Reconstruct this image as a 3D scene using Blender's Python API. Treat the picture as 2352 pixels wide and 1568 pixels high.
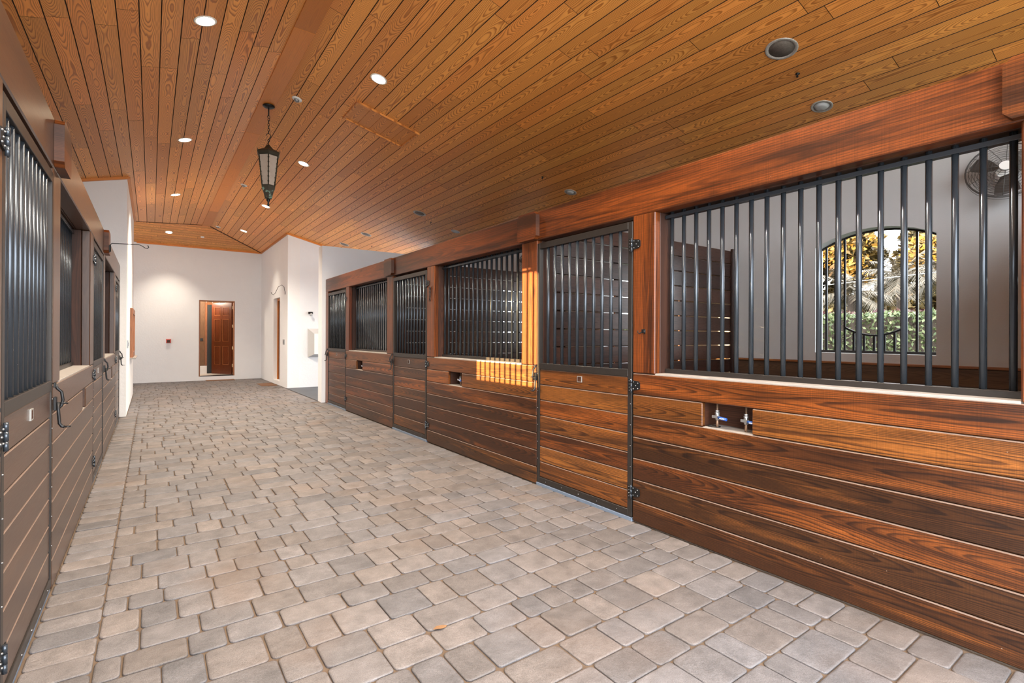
import bpy, math, random
from mathutils import Vector, Matrix
for o in list(bpy.data.objects): bpy.data.objects.remove(o)
S = bpy.context.scene
COL = S.collection
rnd = random.Random(7)

# ------------------------------------------------------------------ camera
cam_d = bpy.data.cameras.new('camera'); cam = bpy.data.objects.new('camera', cam_d); COL.objects.link(cam)
YAW, PITCH, ROLL = math.radians(35.42), math.radians(0.11), math.radians(0.22)
cy_, sy_, cp_, sp_ = math.cos(YAW), math.sin(YAW), math.cos(PITCH), math.sin(PITCH)
fw = Vector((sy_*cp_, cy_*cp_, sp_)); rt = Vector((cy_, -sy_, 0)); up = rt.cross(fw)
r2 = math.cos(ROLL)*rt + math.sin(ROLL)*up; u2 = -math.sin(ROLL)*rt + math.cos(ROLL)*up
cam.matrix_world = Matrix(((r2.x, u2.x, -fw.x, 0), (r2.y, u2.y, -fw.y, 0), (r2.z, u2.z, -fw.z, 1.4), (0, 0, 0, 1)))
cam_d.sensor_width = 36; cam_d.lens = 36*1165/2352; cam_d.shift_y = -13.25/2352
cam_d.clip_start = 0.05; cam_d.clip_end = 300
S.camera = cam

# ------------------------------------------------------------------ exposure, sky, sun
S.view_settings.view_transform = 'Standard'; S.view_settings.look = 'None'
S.view_settings.gamma = 1; S.view_settings.use_curve_mapping = False
S.view_settings.exposure = 0.85
W = bpy.data.worlds.new('sky'); S.world = W; W.use_nodes = True
wn = W.node_tree.nodes; wl = W.node_tree.links; wn.clear()
bg = wn.new('ShaderNodeBackground'); wo = wn.new('ShaderNodeOutputWorld')
bg.inputs[0].default_value = (0.90, 0.95, 1.0, 1); bg.inputs[1].default_value = 4.8
wl.new(bg.outputs[0], wo.inputs[0])
sd = bpy.data.lights.new('sun', 'SUN'); sd.energy = 28; sd.angle = math.radians(0.35); sd.color = (1.0, 0.68, 0.33)
sun = bpy.data.objects.new('sun', sd); COL.objects.link(sun)
sun.rotation_euler = Vector((1, -0.212, -0.070)).to_track_quat('-Z', 'Y').to_euler()

ad = bpy.data.lights.new('doorway_fill', 'AREA'); ad.shape = 'RECTANGLE'; ad.size = 3.3; ad.size_y = 3.2; ad.energy = 130; ad.color = (0.93, 0.96, 1.0)  # added fill lamp at the unseen open end, brightens the aisle
ao = bpy.data.objects.new('doorway_fill', ad); COL.objects.link(ao); ao.location = (1.27, -1.2, 1.9); ao.rotation_euler = (math.radians(86), 0, 0)

for nm, p, rz, en, sx, sz in (('passage_daylight_fill', (6.3, 12.85, 1.7), 90, 34, 2.6, 2.6), ('wing_fill', (-3.8, 16.7, 1.8), -90, 40, 2.4, 2.6)):  # added fill lamps: more light from the passage and the closed wing
    a_ = bpy.data.lights.new(nm, 'AREA'); a_.shape = 'RECTANGLE'; a_.size = sx; a_.size_y = sz; a_.energy = en; a_.color = (0.90, 0.95, 1.0)
    b_ = bpy.data.objects.new(nm, a_); COL.objects.link(b_); b_.location = p; b_.rotation_euler = (math.radians(90), 0, math.radians(rz))

# ------------------------------------------------------------------ materials
def nodes(name):
    m = bpy.data.materials.new(name); m.use_nodes = True
    n = m.node_tree.nodes; n.clear()
    out = n.new('ShaderNodeOutputMaterial'); b = n.new('ShaderNodeBsdfPrincipled')
    m.node_tree.links.new(b.outputs[0], out.inputs[0])
    return m, n, m.node_tree.links, b
def setv(b, **k):
    for a, v in k.items():
        b.inputs[a.replace('_', ' ')].default_value = v
def math_(n, l, op, a, b=None, c=None):
    x = n.new('ShaderNodeMath'); x.operation = op
    for i, v in enumerate((a, b, c)):
        if v is None: continue
        if isinstance(v, (int, float)): x.inputs[i].default_value = v
        else: l.new(v, x.inputs[i])
    return x.outputs[0]
def mixc(n, l, fac, a, b, mode='MIX'):
    x = n.new('ShaderNodeMix'); x.data_type = 'RGBA'; x.blend_type = mode
    if isinstance(fac, (int, float)): x.inputs[0].default_value = fac
    else: l.new(fac, x.inputs[0])
    for i, v in ((6, a), (7, b)):
        if isinstance(v, tuple): x.inputs[i].default_value = (*v, 1)
        else: l.new(v, x.inputs[i])
    return x.outputs[2]
def ramp(n, l, fac, stops, interp='LINEAR'):
    x = n.new('ShaderNodeValToRGB'); x.color_ramp.interpolation = interp
    e = x.color_ramp.elements
    while len(e) < len(stops): e.new(0.5)
    for i, (p, c) in enumerate(stops):
        e[i].position = p; e[i].color = (*c, 1) if isinstance(c, tuple) else (c, c, c, 1)
    l.new(fac, x.inputs[0]); return x.outputs[0]
def noise(n, l, vec, scale, detail=2, dist=0, rough=0.5):
    x = n.new('ShaderNodeTexNoise'); x.inputs['Scale'].default_value = scale
    x.inputs['Detail'].default_value = detail; x.inputs['Distortion'].default_value = dist; x.inputs['Roughness'].default_value = rough
    l.new(vec, x.inputs['Vector']); return x.outputs['Fac']
def vmul(n, l, vec, s):
    x = n.new('ShaderNodeVectorMath'); x.operation = 'MULTIPLY'; x.inputs[1].default_value = s
    l.new(vec, x.inputs[0]); return x.outputs[0]
def bump(n, l, b, h, strength, dist=0.002):
    x = n.new('ShaderNodeBump'); x.inputs['Strength'].default_value = strength; x.inputs['Distance'].default_value = dist
    l.new(h, x.inputs['Height']); l.new(x.outputs[0], b.inputs['Normal'])
def tintsep(n, l):
    a = n.new('ShaderNodeAttribute'); a.attribute_name = 'tint'
    s = n.new('ShaderNodeSeparateColor'); l.new(a.outputs['Color'], s.inputs[0])
    return s.outputs

def wood(name, light, dark, alt, rings=14, rough=0.4, coat=0.0, contrast=0.75, patch=None, patch_amt=0.0, bright=(0.8, 1.2), vs=6.0, us=0.75, knots=0.0, fib=0.12, pth=(0.40, 0.62), dens=120, saw=0.0, specks=0.0):
    m, n, l, b = nodes(name)
    uv = n.new('ShaderNodeUVMap'); uv.uv_map = 'uv'
    t = tintsep(n, l)
    sp = n.new('ShaderNodeSeparateXYZ'); l.new(uv.outputs[0], sp.inputs[0])
    # v runs from the middle of each board; whole tens in it only tell boards apart
    vl = math_(n, l, 'MULTIPLY_ADD', math_(n, l, 'ROUND', math_(n, l, 'MULTIPLY', sp.outputs[1], 0.1)), -10.0, sp.outputs[1])
    base = vmul(n, l, uv.outputs[0], (us, vs, 1))
    f = noise(n, l, base, 1.0, 1.6, 0.35)
    pith = noise(n, l, vmul(n, l, uv.outputs[0], (us*1.1, 0.1, 1)), 1.0, 1.0)
    d = math_(n, l, 'MULTIPLY', math_(n, l, 'SUBTRACT', pith, 0.30), 0.26)
    off = math_(n, l, 'MULTIPLY_ADD', math_(n, l, 'SUBTRACT', t[2], 0.5), 0.07, vl)
    rad = math_(n, l, 'SQRT', math_(n, l, 'ADD', math_(n, l, 'MULTIPLY', off, off), math_(n, l, 'MULTIPLY', d, d)))
    fine = noise(n, l, vmul(n, l, uv.outputs[0], (5, 60, 1)), 1.0, 3)
    v = math_(n, l, 'MULTIPLY_ADD', rad, dens, math_(n, l, 'MULTIPLY_ADD', f, rings, math_(n, l, 'MULTIPLY', fine, 0.5)))
    fr = math_(n, l, 'FRACT', v)
    band = ramp(n, l, fr, [(0, 0.0), (0.45, 0.15), (0.80, 1.0), (0.93, 0.85), (1.0, 0.0)])
    lt = mixc(n, l, t[1], light, alt)
    c = mixc(n, l, math_(n, l, 'MULTIPLY', band, contrast), lt, dark)
    fb = noise(n, l, vmul(n, l, uv.outputs[0], (9, 320, 1)), 1.0, 2)
    c = mixc(n, l, 1.0, c, ramp(n, l, fb, [(0.25, 1 - fib*2), (0.75, 1 + fib*0.5)]), 'MULTIPLY')
    if patch:
        p = noise(n, l, vmul(n, l, uv.outputs[0], (0.75, 11, 1)), 1.0, 5, 0.5, 0.62)
        # boards with a high blue tint keep their stain light, those with a low one took it dark
        th = math_(n, l, 'ADD', p, math_(n, l, 'MULTIPLY', math_(n, l, 'SUBTRACT', t[2], 0.5), 0.30))
        pf = ramp(n, l, th, [(pth[0], 1.0), (pth[1], 0.0)])
        c = mixc(n, l, math_(n, l, 'MULTIPLY', pf, patch_amt), c, mixc(n, l, 0.12, mixc(n, l, 1.0, c, (0.20, 0.21, 0.30), 'MULTIPLY'), patch))
    if knots:
        vo = n.new('ShaderNodeTexVoronoi'); vo.inputs['Scale'].default_value = 1.0
        l.new(vmul(n, l, uv.outputs[0], (1.1, 2.6, 1)), vo.inputs['Vector'])
        k = ramp(n, l, vo.outputs['Distance'], [(0.0, 1.0), (0.035, 0.9), (0.085, 0.0)])
        c = mixc(n, l, math_(n, l, 'MULTIPLY', k, knots), c, tuple(x*0.25 for x in dark))
    if saw:
        sw = noise(n, l, vmul(n, l, uv.outputs[0], (150, 2.5, 1)), 1.0, 3, 0.0, 0.7)
        c = mixc(n, l, 1.0, c, ramp(n, l, sw, [(0.3, 1 - saw), (0.7, 1 + saw*0.7)]), 'MULTIPLY')
    if specks:
        vp = n.new('ShaderNodeTexVoronoi'); vp.inputs['Scale'].default_value = 1.0
        l.new(vmul(n, l, uv.outputs[0], (16, 16, 1)), vp.inputs['Vector'])
        hs = n.new('ShaderNodeSeparateColor'); l.new(vp.outputs['Color'], hs.inputs[0])
        k = math_(n, l, 'MULTIPLY', ramp(n, l, vp.outputs['Distance'], [(0.0, 1.0), (0.025, 1.0), (0.04, 0.0)]), math_(n, l, 'GREATER_THAN', hs.outputs[0], 0.72))
        c = mixc(n, l, math_(n, l, 'MULTIPLY', k, specks), c, (0.42, 0.34, 0.28))
    br = math_(n, l, 'MULTIPLY_ADD', t[0], bright[1] - bright[0], bright[0])
    cc = n.new('ShaderNodeCombineColor')
    for i in range(3): l.new(br, cc.inputs[i])
    c = mixc(n, l, 1.0, c, cc.outputs[0], 'MULTIPLY')
    l.new(c, b.inputs['Base Color'])
    rr = math_(n, l, 'MULTIPLY_ADD', fb, 0.18, rough - 0.09)
    l.new(rr, b.inputs['Roughness'])
    setv(b, Coat_Weight=coat, Coat_Roughness=0.28, Specular_IOR_Level=0.35)
    bump(n, l, b, fb, 0.25, 0.0006)
    return m

def plain(name, col, rough=0.5, metal=0.0, var=0.0, scale=8.0, bmp=0.0, bscale=60.0, coat=0.0, bdist=0.002):
    m, n, l, b = nodes(name)
    setv(b, Base_Color=(*col, 1), Roughness=rough, Metallic=metal, Coat_Weight=coat)
    tc = n.new('ShaderNodeTexCoord')
    if var:
        f = noise(n, l, tc.outputs['Object'], scale, 4, 0.2, 0.6)
        c = mixc(n, l, f, tuple(x*(1 - var) for x in col), tuple(min(1, x*(1 + var)) for x in col))
        l.new(c, b.inputs['Base Color'])
    if bmp:
        f = noise(n, l, tc.outputs['Object'], bscale, 4, 0.0, 0.6)
        bump(n, l, b, f, bmp, bdist)
    return m
def emis(name, col, e):
    m, n, l, b = nodes(name)
    setv(b, Base_Color=(*col, 1), Emission_Color=(*col, 1), Emission_Strength=e)
    return m

M = {}
M['pine'] = wood('ceiling_pine', (0.84, 0.37, 0.085), (0.38, 0.112, 0.020), (0.80, 0.30, 0.068), rings=5.5, rough=0.42, coat=0.12, contrast=0.92, bright=(0.92, 1.24), vs=7, us=0.9, dens=130, fib=0.05)
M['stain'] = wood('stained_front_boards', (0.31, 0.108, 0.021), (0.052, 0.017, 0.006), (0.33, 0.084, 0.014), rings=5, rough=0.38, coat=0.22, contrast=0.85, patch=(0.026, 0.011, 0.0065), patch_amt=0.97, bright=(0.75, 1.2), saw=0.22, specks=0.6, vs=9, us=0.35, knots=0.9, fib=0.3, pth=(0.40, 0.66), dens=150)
M['beam'] = wood('stained_beam_timber', (0.23, 0.060, 0.010), (0.050, 0.013, 0.005), (0.18, 0.040, 0.008), rings=5, rough=0.38, coat=0.2, contrast=0.7, patch=(0.035, 0.012, 0.006), patch_amt=0.92, bright=(0.8, 1.2), saw=0.2, specks=0.6, vs=5, us=0.3, knots=0.7, fib=0.3, pth=(0.42, 0.62), dens=70)
M['stain_left_sheen'] = wood('stained_front_boards_left_sheen', (0.095, 0.043, 0.021), (0.045, 0.020, 0.011), (0.08, 0.036, 0.019), rings=5, rough=0.36, coat=0.45, contrast=0.4, patch=(0.10, 0.052, 0.032), patch_amt=0.5, bright=(0.85, 1.1), vs=7, us=0.4, knots=0.3, fib=0.15)  # stain browned on the left to hold the grazing reflection in its colour
M['jamb'] = wood('dark_jamb_timber', (0.10, 0.035, 0.016), (0.035, 0.013, 0.007), (0.08, 0.030, 0.016), rings=5, rough=0.6, coat=0.0, contrast=0.6, patch=(0.03, 0.014, 0.01), patch_amt=0.6, vs=7, us=0.5, fib=0.2)
M['partition'] = wood('dark_partition_boards', (0.075, 0.028, 0.015), (0.03, 0.013, 0.009), (0.06, 0.026, 0.018), rings=6, rough=0.30, coat=0.35, contrast=0.55, patch=(0.025, 0.013, 0.010), patch_amt=0.6, vs=6, us=0.5, fib=0.15)
M['wainscot'] = wood('worn_wainscot_boards', (0.22, 0.12, 0.06), (0.09, 0.045, 0.022), (0.17, 0.09, 0.05), rings=8, rough=0.6, contrast=0.6, patch=(0.08, 0.045, 0.028), patch_amt=0.5, vs=8, us=0.5, fib=0.2)
M['doorwood'] = wood('mahogany_door', (0.15, 0.035, 0.010), (0.06, 0.014, 0.006), (0.13, 0.03, 0.010), rings=6, rough=0.3, coat=0.3, contrast=0.5, vs=7, us=0.4, fib=0.15)
M['casing'] = wood('oak_casing', (0.36, 0.135, 0.045), (0.20, 0.07, 0.022), (0.33, 0.12, 0.045), rings=6, rough=0.4, contrast=0.5, vs=8, us=0.4, fib=0.15)
M['panelling'] = wood('brown_panelling', (0.30, 0.155, 0.065), (0.16, 0.075, 0.03), (0.27, 0.13, 0.06), rings=8, rough=0.5, contrast=0.6, vs=7, us=0.5, fib=0.15)
M['orange_trim'] = wood('orange_crown_trim', (0.72, 0.25, 0.045), (0.50, 0.15, 0.028), (0.66, 0.22, 0.040), rings=3, rough=0.4, contrast=0.4, vs=8, us=0.4, fib=0.08)
M['edge'] = plain('dusty_catchlight_edge', (0.165, 0.108, 0.078), 0.6, var=0.4, scale=5)  # pale dust tone that also paints the catch-light on board bevels
M['groove'] = plain('dark_board_edges', (0.045, 0.020, 0.010), 0.8)
M['sill'] = plain('weathered_sill', (0.33, 0.295, 0.265), 0.6, var=0.25, scale=9, bmp=0.15)
M['frame'] = plain('dark_bronze_steel', (0.030, 0.025, 0.022), 0.38, 0.3, var=0.2, scale=30, bmp=0.2, bscale=220, bdist=0.0008)
M['bar'] = plain('gunmetal_bar', (0.055, 0.065, 0.078), 0.27, 0.6, var=0.15, scale=12, bmp=0.06, bscale=300, bdist=0.0005)
M['iron'] = plain('black_wrought_iron', (0.018, 0.018, 0.019), 0.42, 0.5, bmp=0.3, bscale=260, bdist=0.0008)
M['bolt'] = plain('zinc_bolt', (0.20, 0.20, 0.20), 0.4, 0.8)
M['white'] = plain('white_stucco', (0.79, 0.78, 0.77), 0.85, var=0.03, scale=3, bmp=0.55, bscale=26, bdist=0.006)
M['cool_white'] = plain('white_stucco_passage', (0.76, 0.77, 0.79), 0.85, var=0.03, scale=3, bmp=0.6, bscale=26, bdist=0.006)
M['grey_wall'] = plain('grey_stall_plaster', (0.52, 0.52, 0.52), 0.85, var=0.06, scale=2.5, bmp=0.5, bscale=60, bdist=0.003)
M['white_trim'] = plain('white_paint', (0.82, 0.82, 0.80), 0.5)
M['rubber'] = plain('blue_black_rubber', (0.052, 0.056, 0.066), 0.55, var=0.5, scale=1.6, bmp=0.3)
M['dirt'] = plain('stall_dirt', (0.13, 0.095, 0.07), 0.95, var=0.4, scale=6, bmp=0.6, bscale=30, bdist=0.01)
M['sand'] = plain('joint_sand', (0.11, 0.072, 0.045), 0.95, var=0.5, scale=7, bmp=0.5, bscale=180)
M['mat'] = plain('brown_coir', (0.16, 0.075, 0.035), 0.95, var=0.2, scale=60, bmp=0.5, bscale=300)
M['threshold'] = plain('painted_threshold', (0.14, 0.18, 0.24), 0.5, var=0.3, scale=10)
M['galv'] = plain('galvanised_steel', (0.45, 0.45, 0.45), 0.35, 0.8, var=0.2, scale=40)
M['pewter'] = plain('pewter_plate', (0.30, 0.29, 0.27), 0.5, 0.4)
M['copper'] = plain('aged_copper_pipe', (0.32, 0.20, 0.13), 0.5, 0.6, var=0.4, scale=50)
M['blue'] = plain('blue_valve_sleeve', (0.02, 0.075, 0.30), 0.35)
M['red'] = plain('red_alarm', (0.55, 0.06, 0.03), 0.4)
M['plastic'] = plain('white_plastic', (0.80, 0.80, 0.78), 0.35)
M['greyplate'] = plain('grey_metal_plate', (0.30, 0.31, 0.32), 0.35, 0.6)
M['brass'] = plain('brass', (0.62, 0.47, 0.26), 0.35, 0.8)
M['rusty'] = plain('spotted_metal_trim', (0.50, 0.46, 0.42), 0.45, 0.4, var=0.55, scale=70)
M['baffle'] = plain('dusty_light_baffle', (0.16, 0.13, 0.11), 0.6, 0.3, var=0.6, scale=60)
M['lens'] = plain('unlit_lens', (0.42, 0.42, 0.42), 0.25)
M['patina'] = plain('verdigris_bronze', (0.055, 0.050, 0.035), 0.5, 0.6, var=0.3, scale=40, bmp=0.3, bscale=200)
M['lit'] = emis('lit_lens', (1.0, 0.80, 0.55), 30)
M['fan'] = plain('fan_steel', (0.10, 0.098, 0.095), 0.4, 0.6)
M['ground'] = plain('lawn', (0.05, 0.06, 0.03), 0.95, var=0.4, scale=3)
M['bark'] = plain('bark', (0.07, 0.05, 0.035), 0.9, var=0.4, scale=14, bmp=0.6, bscale=30, bdist=0.02)
M['cable'] = plain('pale_cable', (0.4, 0.38, 0.36), 0.5)
M['black'] = plain('doorway_dark_and_switch', (0.02, 0.025, 0.025), 0.5)
M['leafdead'] = plain('dry_leaf', (0.22, 0.11, 0.045), 0.8, var=0.3, scale=60)
def leafmat(name, a, b_, c):
    m, n, l, b = nodes(name)
    t = tintsep(n, l)
    l.new(ramp(n, l, t[0], [(0.0, a), (0.55, b_), (1.0, c)]), b.inputs['Base Color'])
    setv(b, Roughness=0.55)
    b.inputs['Subsurface Weight'].default_value = 0.0
    return m
M['hedge'] = leafmat('hedge_leaves', (0.045, 0.070, 0.020), (0.11, 0.14, 0.05), (0.24, 0.26, 0.12))
M['tree'] = leafmat('olive_leaves', (0.045, 0.034, 0.012), (0.13, 0.085, 0.020), (0.26, 0.16, 0.04))
M['palm'] = leafmat('palm_fronds', (0.07, 0.062, 0.04), (0.15, 0.12, 0.08), (0.24, 0.18, 0.12))
M['flower'] = leafmat('red_croton_leaves', (0.045, 0.012, 0.012), (0.085, 0.025, 0.022), (0.12, 0.05, 0.03))
def glassmat():
    m, n, l, b = nodes('seeded_lantern_glass')
    tc = n.new('ShaderNodeTexCoord')
    f = noise(n, l, tc.outputs['Object'], 14, 4, 0.3, 0.6)
    c = mixc(n, l, f, (0.40, 0.32, 0.25), (0.62, 0.55, 0.47))
    l.new(c, b.inputs['Base Color']); setv(b, Roughness=0.35)
    b.inputs['Transmission Weight'].default_value = 0.25
    return m
M['lglass'] = glassmat()
def patinamat():
    m, n, l, b = nodes('patina_spots')
    tc = n.new('ShaderNodeTexCoord')
    f = noise(n, l, tc.outputs['Object'], 22, 3, 0.2)
    c = mixc(n, l, ramp(n, l, f, [(0.55, 0.0), (0.63, 1.0)]), (0.055, 0.048, 0.034), (0.22, 0.36, 0.28))
    l.new(c, b.inputs['Base Color']); setv(b, Roughness=0.6, Metallic=0.3)
    return m
M['spots'] = patinamat()
def pavermat():
    m, n, l, b = nodes('tumbled_pavers')
    t = tintsep(n, l)
    tc = n.new('ShaderNodeTexCoord')
    a = mixc(n, l, t[1], (0.160, 0.134, 0.121), (0.138, 0.129, 0.132))
    f = noise(n, l, tc.outputs['Object'], 9, 5, 0.3, 0.65)
    a = mixc(n, l, 1.0, a, ramp(n, l, f, [(0.25, 0.62), (0.75, 1.22)]), 'MULTIPLY')
    g = noise(n, l, tc.outputs['Object'], 260, 3)
    a = mixc(n, l, 1.0, a, ramp(n, l, g, [(0.3, 0.70), (0.7, 1.26)]), 'MULTIPLY')
    w = noise(n, l, tc.outputs['Object'], 1.1, 3, 0.5)
    a = mixc(n, l, math_(n, l, 'MULTIPLY', ramp(n, l, w, [(0.56, 0.0), (0.72, 1.0)]), 0.45), a, (0.13, 0.085, 0.06))
    br = math_(n, l, 'MULTIPLY_ADD', t[0], 0.36, 0.80)
    cc = n.new('ShaderNodeCombineColor')
    for i in range(3): l.new(br, cc.inputs[i])
    a = mixc(n, l, 1.0, a, cc.outputs[0], 'MULTIPLY')
    l.new(a, b.inputs['Base Color']); setv(b, Roughness=0.62)
    h = math_(n, l, 'ADD', math_(n, l, 'MULTIPLY', g, 0.4), noise(n, l, tc.outputs['Object'], 45, 4))
    bump(n, l, b, h, 0.7, 0.004)
    return m
M['paver'] = pavermat()

# ------------------------------------------------------------------ mesh builder
class MB:
    def __init__(self): self.v = []; self.f = []; self.uv = []; self.t = []; self.m = []; self.sm = []
    def face(self, idx, uvs=None, tint=(0.5, 0.5, 0.5), mi=0, smooth=False):
        self.f.append(idx); self.uv.append(uvs or [(0, 0)]*len(idx)); self.t.append(tint); self.m.append(mi); self.sm.append(smooth)
    def rt(self): return (rnd.random(), rnd.random(), rnd.random())
    def box(self, a, b, ch=0.0, g=None, tint=None, mi=0):
        lo = [min(p, q) for p, q in zip(a, b)]; hi = [max(p, q) for p, q in zip(a, b)]
        return self._box(lo, hi, ch, g, tint, mi)
    def _box(self, lo, hi, ch, g, tint, mi):
        d = [hi[i] - lo[i] for i in range(3)]
        if g is None: g = d.index(max(d))
        tint = tint or self.rt(); ou, ov = rnd.random()*40, rnd.randint(1, 40)*10
        c = min(ch, min(d)*0.45)
        cen = [(lo[i] + hi[i])/2 for i in range(3)]
        def uvof(p, na):
            o = [i for i in range(3) if i != na]
            if g in o:
                vv = [i for i in o if i != g][0]; return (p[g] + ou, p[vv] - cen[vv] + ov)
            return (p[o[0]]*0.3 + ou, p[o[1]] + ov)
        def add(ids, na):
            P = [Vector(self.v[i]) for i in ids]
            nn = (P[1] - P[0]).cross(P[2] - P[0]); mid = sum(P, Vector())/len(P) - Vector(cen)
            if nn.dot(mid) < 0: ids = ids[::-1]
            self.face(ids, [uvof(self.v[i], na) for i in ids], tint, mi)
        if c <= 0:
            I = {}
            for sx in (0, 1):
                for sy in (0, 1):
                    for sz in (0, 1):
                        I[(sx, sy, sz)] = len(self.v); self.v.append(((lo, hi)[sx][0], (lo, hi)[sy][1], (lo, hi)[sz][2]))
            for a in range(3):
                o = [i for i in range(3) if i != a]
                for s in (0, 1):
                    ids = []
                    for p, q in ((0, 0), (1, 0), (1, 1), (0, 1)):
                        k = [0, 0, 0]; k[a] = s; k[o[0]] = p; k[o[1]] = q; ids.append(I[tuple(k)])
                    add(ids, a)
            return
        I = {}
        for sx in (0, 1):
            for sy in (0, 1):
                for sz in (0, 1):
                    s = (sx, sy, sz)
                    for a in range(3):
                        p = [(lo[i], hi[i])[s[i]] + (0 if i == a else (c if s[i] == 0 else -c)) for i in range(3)]
                        I[(s, a)] = len(self.v); self.v.append(tuple(p))
        for a in range(3):
            o = [i for i in range(3) if i != a]
            for s in (0, 1):
                ids = []
                for p, q in ((0, 0), (1, 0), (1, 1), (0, 1)):
                    k = [0, 0, 0]; k[a] = s; k[o[0]] = p; k[o[1]] = q; ids.append(I[(tuple(k), a)])
                add(ids, a)
        for a in range(3):          # edges along axis a
            o = [i for i in range(3) if i != a]
            for s0 in (0, 1):
                for s1 in (0, 1):
                    k0 = [0, 0, 0]; k0[o[0]] = s0; k0[o[1]] = s1; k1 = list(k0); k1[a] = 1
                    add([I[(tuple(k0), o[0])], I[(tuple(k1), o[0])], I[(tuple(k1), o[1])], I[(tuple(k0), o[1])]], o[0])
        for s in [(x, y, z) for x in (0, 1) for y in (0, 1) for z in (0, 1)]:
            add([I[(s, 0)], I[(s, 1)], I[(s, 2)]], 0)
    def tube(self, pts, r, seg=8, mi=0, caps=True, tint=(0.5, 0.5, 0.5)):
        pts = [Vector(p) for p in pts]; rr = r if isinstance(r, (list, tuple)) else [r]*len(pts)
        rings = []; prev = None
        for i, p in enumerate(pts):
            t = (pts[min(i+1, len(pts)-1)] - pts[max(i-1, 0)]).normalized()
            if prev is None:
                a = Vector((0, 0, 1)) if abs(t.z) < 0.9 else Vector((1, 0, 0))
                n = t.cross(a).normalized()
            else:
                n = (prev - t*prev.dot(t)).normalized()
            prev = n; bb = t.cross(n)
            ids = []
            for k in range(seg):
                an = 2*math.pi*k/seg
                q = p + (n*math.cos(an) + bb*math.sin(an))*rr[i]
                ids.append(len(self.v)); self.v.append(tuple(q))
            rings.append(ids)
        for i in range(len(rings)-1):
            for k in range(seg):
                A, B = rings[i], rings[i+1]; k2 = (k+1) % seg
                self.face([A[k], A[k2], B[k2], B[k]], None, tint, mi, True)
        if caps:
            self.face(rings[0][::-1], None, tint, mi); self.face(rings[-1][:], None, tint, mi)
    def lathe(self, prof, cen, axis='z', seg=24, mi=0, smooth=True, tint=(0.5, 0.5, 0.5)):
        rings = []
        for r, h in prof:
            ids = []
            for k in range(seg):
                an = 2*math.pi*k/seg; c_, s_ = r*math.cos(an), r*math.sin(an)
                p = {'z': (c_, s_, h), 'x': (h, c_, s_), 'y': (s_, h, c_)}[axis]
                ids.append(len(self.v)); self.v.append((cen[0]+p[0], cen[1]+p[1], cen[2]+p[2]))
            rings.append(ids)
        for i in range(len(rings)-1):
            for k in range(seg):
                A, B = rings[i], rings[i+1]; k2 = (k+1) % seg
                self.face([A[k], A[k2], B[k2], B[k]], None, tint, mi, smooth)
        self.face(rings[0][::-1], None, tint, mi); self.face(rings[-1][:], None, tint, mi)
    def prism(self, poly, axis, a0, a1, mi=0, tint=None):
        """poly: 2D outline in the two other axes, extruded along axis from a0 to a1"""
        tint = tint or self.rt(); n = len(poly)
        def P(q, h):
            return {0: (h, q[0], q[1]), 1: (q[0], h, q[1]), 2: (q[0], q[1], h)}[axis]
        ar = sum(poly[i][0]*poly[(i+1) % n][1] - poly[(i+1) % n][0]*poly[i][1] for i in range(n))
        if (ar < 0) != (axis == 1): poly = poly[::-1]
        if a0 > a1: a0, a1 = a1, a0
        b0 = len(self.v)
        for q in poly: self.v.append(P(q, a0))
        for q in poly: self.v.append(P(q, a1))
        self.face([b0+i for i in range(n)][::-1], [(q[0], q[1]) for q in poly][::-1], tint, mi)
        self.face([b0+n+i for i in range(n)], [(q[0], q[1]) for q in poly], tint, mi)
        for i in range(n):
            j = (i+1) % n
            self.face([b0+i, b0+j, b0+n+j, b0+n+i], [(0, 0), (.1, 0), (.1, .1), (0, .1)], tint, mi)
    def quad(self, pts, uvs=None, tint=None, mi=0):
        b0 = len(self.v); self.v += [tuple(p) for p in pts]
        self.face([b0+i for i in range(len(pts))], uvs, tint or self.rt(), mi)
def mesh(name, mb, mats, origin=(0, 0, 0)):
    me = bpy.data.meshes.new(name)
    ox, oy, oz = origin
    me.from_pydata([(x-ox, y-oy, z-oz) for x, y, z in mb.v], [], mb.f)
    uvl = me.uv_layers.new(name='uv'); fl = [c for f in mb.uv for q in f for c in q]
    uvl.data.foreach_set('uv', fl)
    ca = me.color_attributes.new('tint', 'FLOAT_COLOR', 'CORNER')
    fc = []
    for f, t in zip(mb.f, mb.t): fc += [t[0], t[1], t[2], 1.0]*len(f)
    ca.data.foreach_set('color', fc)
    for m in (mats if isinstance(mats, (list, tuple)) else [mats]): me.materials.append(M[m])
    me.polygons.foreach_set('material_index', mb.m)
    me.polygons.foreach_set('use_smooth', mb.sm)
    me.update(); return me
def base_of(mb):
    xs = [p[0] for p in mb.v]; ys = [p[1] for p in mb.v]; zs = [p[2] for p in mb.v]
    return ((min(xs)+max(xs))/2, (min(ys)+max(ys))/2, min(zs))
def wloc(o):
    v = Vector(o.location); p = o.parent
    while p is not None: v = v + Vector(p.location); p = p.parent
    return v
def obj(name, mb, mats, parent=None, label=None):
    b = base_of(mb); o = bpy.data.objects.new(name, mesh(name, mb, mats, b)); COL.objects.link(o)
    if parent is not None:
        o.parent = parent; o.location = Vector(b) - wloc(parent)
    else: o.location = b
    if label: o['label'] = label
    return o
def tag(o, label, cat, group=None, kind=None):
    o['label'] = label; o['category'] = cat
    if group: o['group'] = group
    if kind: o['kind'] = kind
    return o
def thing(name, label, cat, loc, group=None):
    o = bpy.data.objects.new(name, None); COL.objects.link(o); o.location = loc; o.empty_display_size = 0.1
    return tag(o, label, cat, group)
def struct(name, mb, mats, parent=None):
    o = obj(name, mb, mats, parent)
    if parent is None: o['kind'] = 'structure'
    return o
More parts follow.
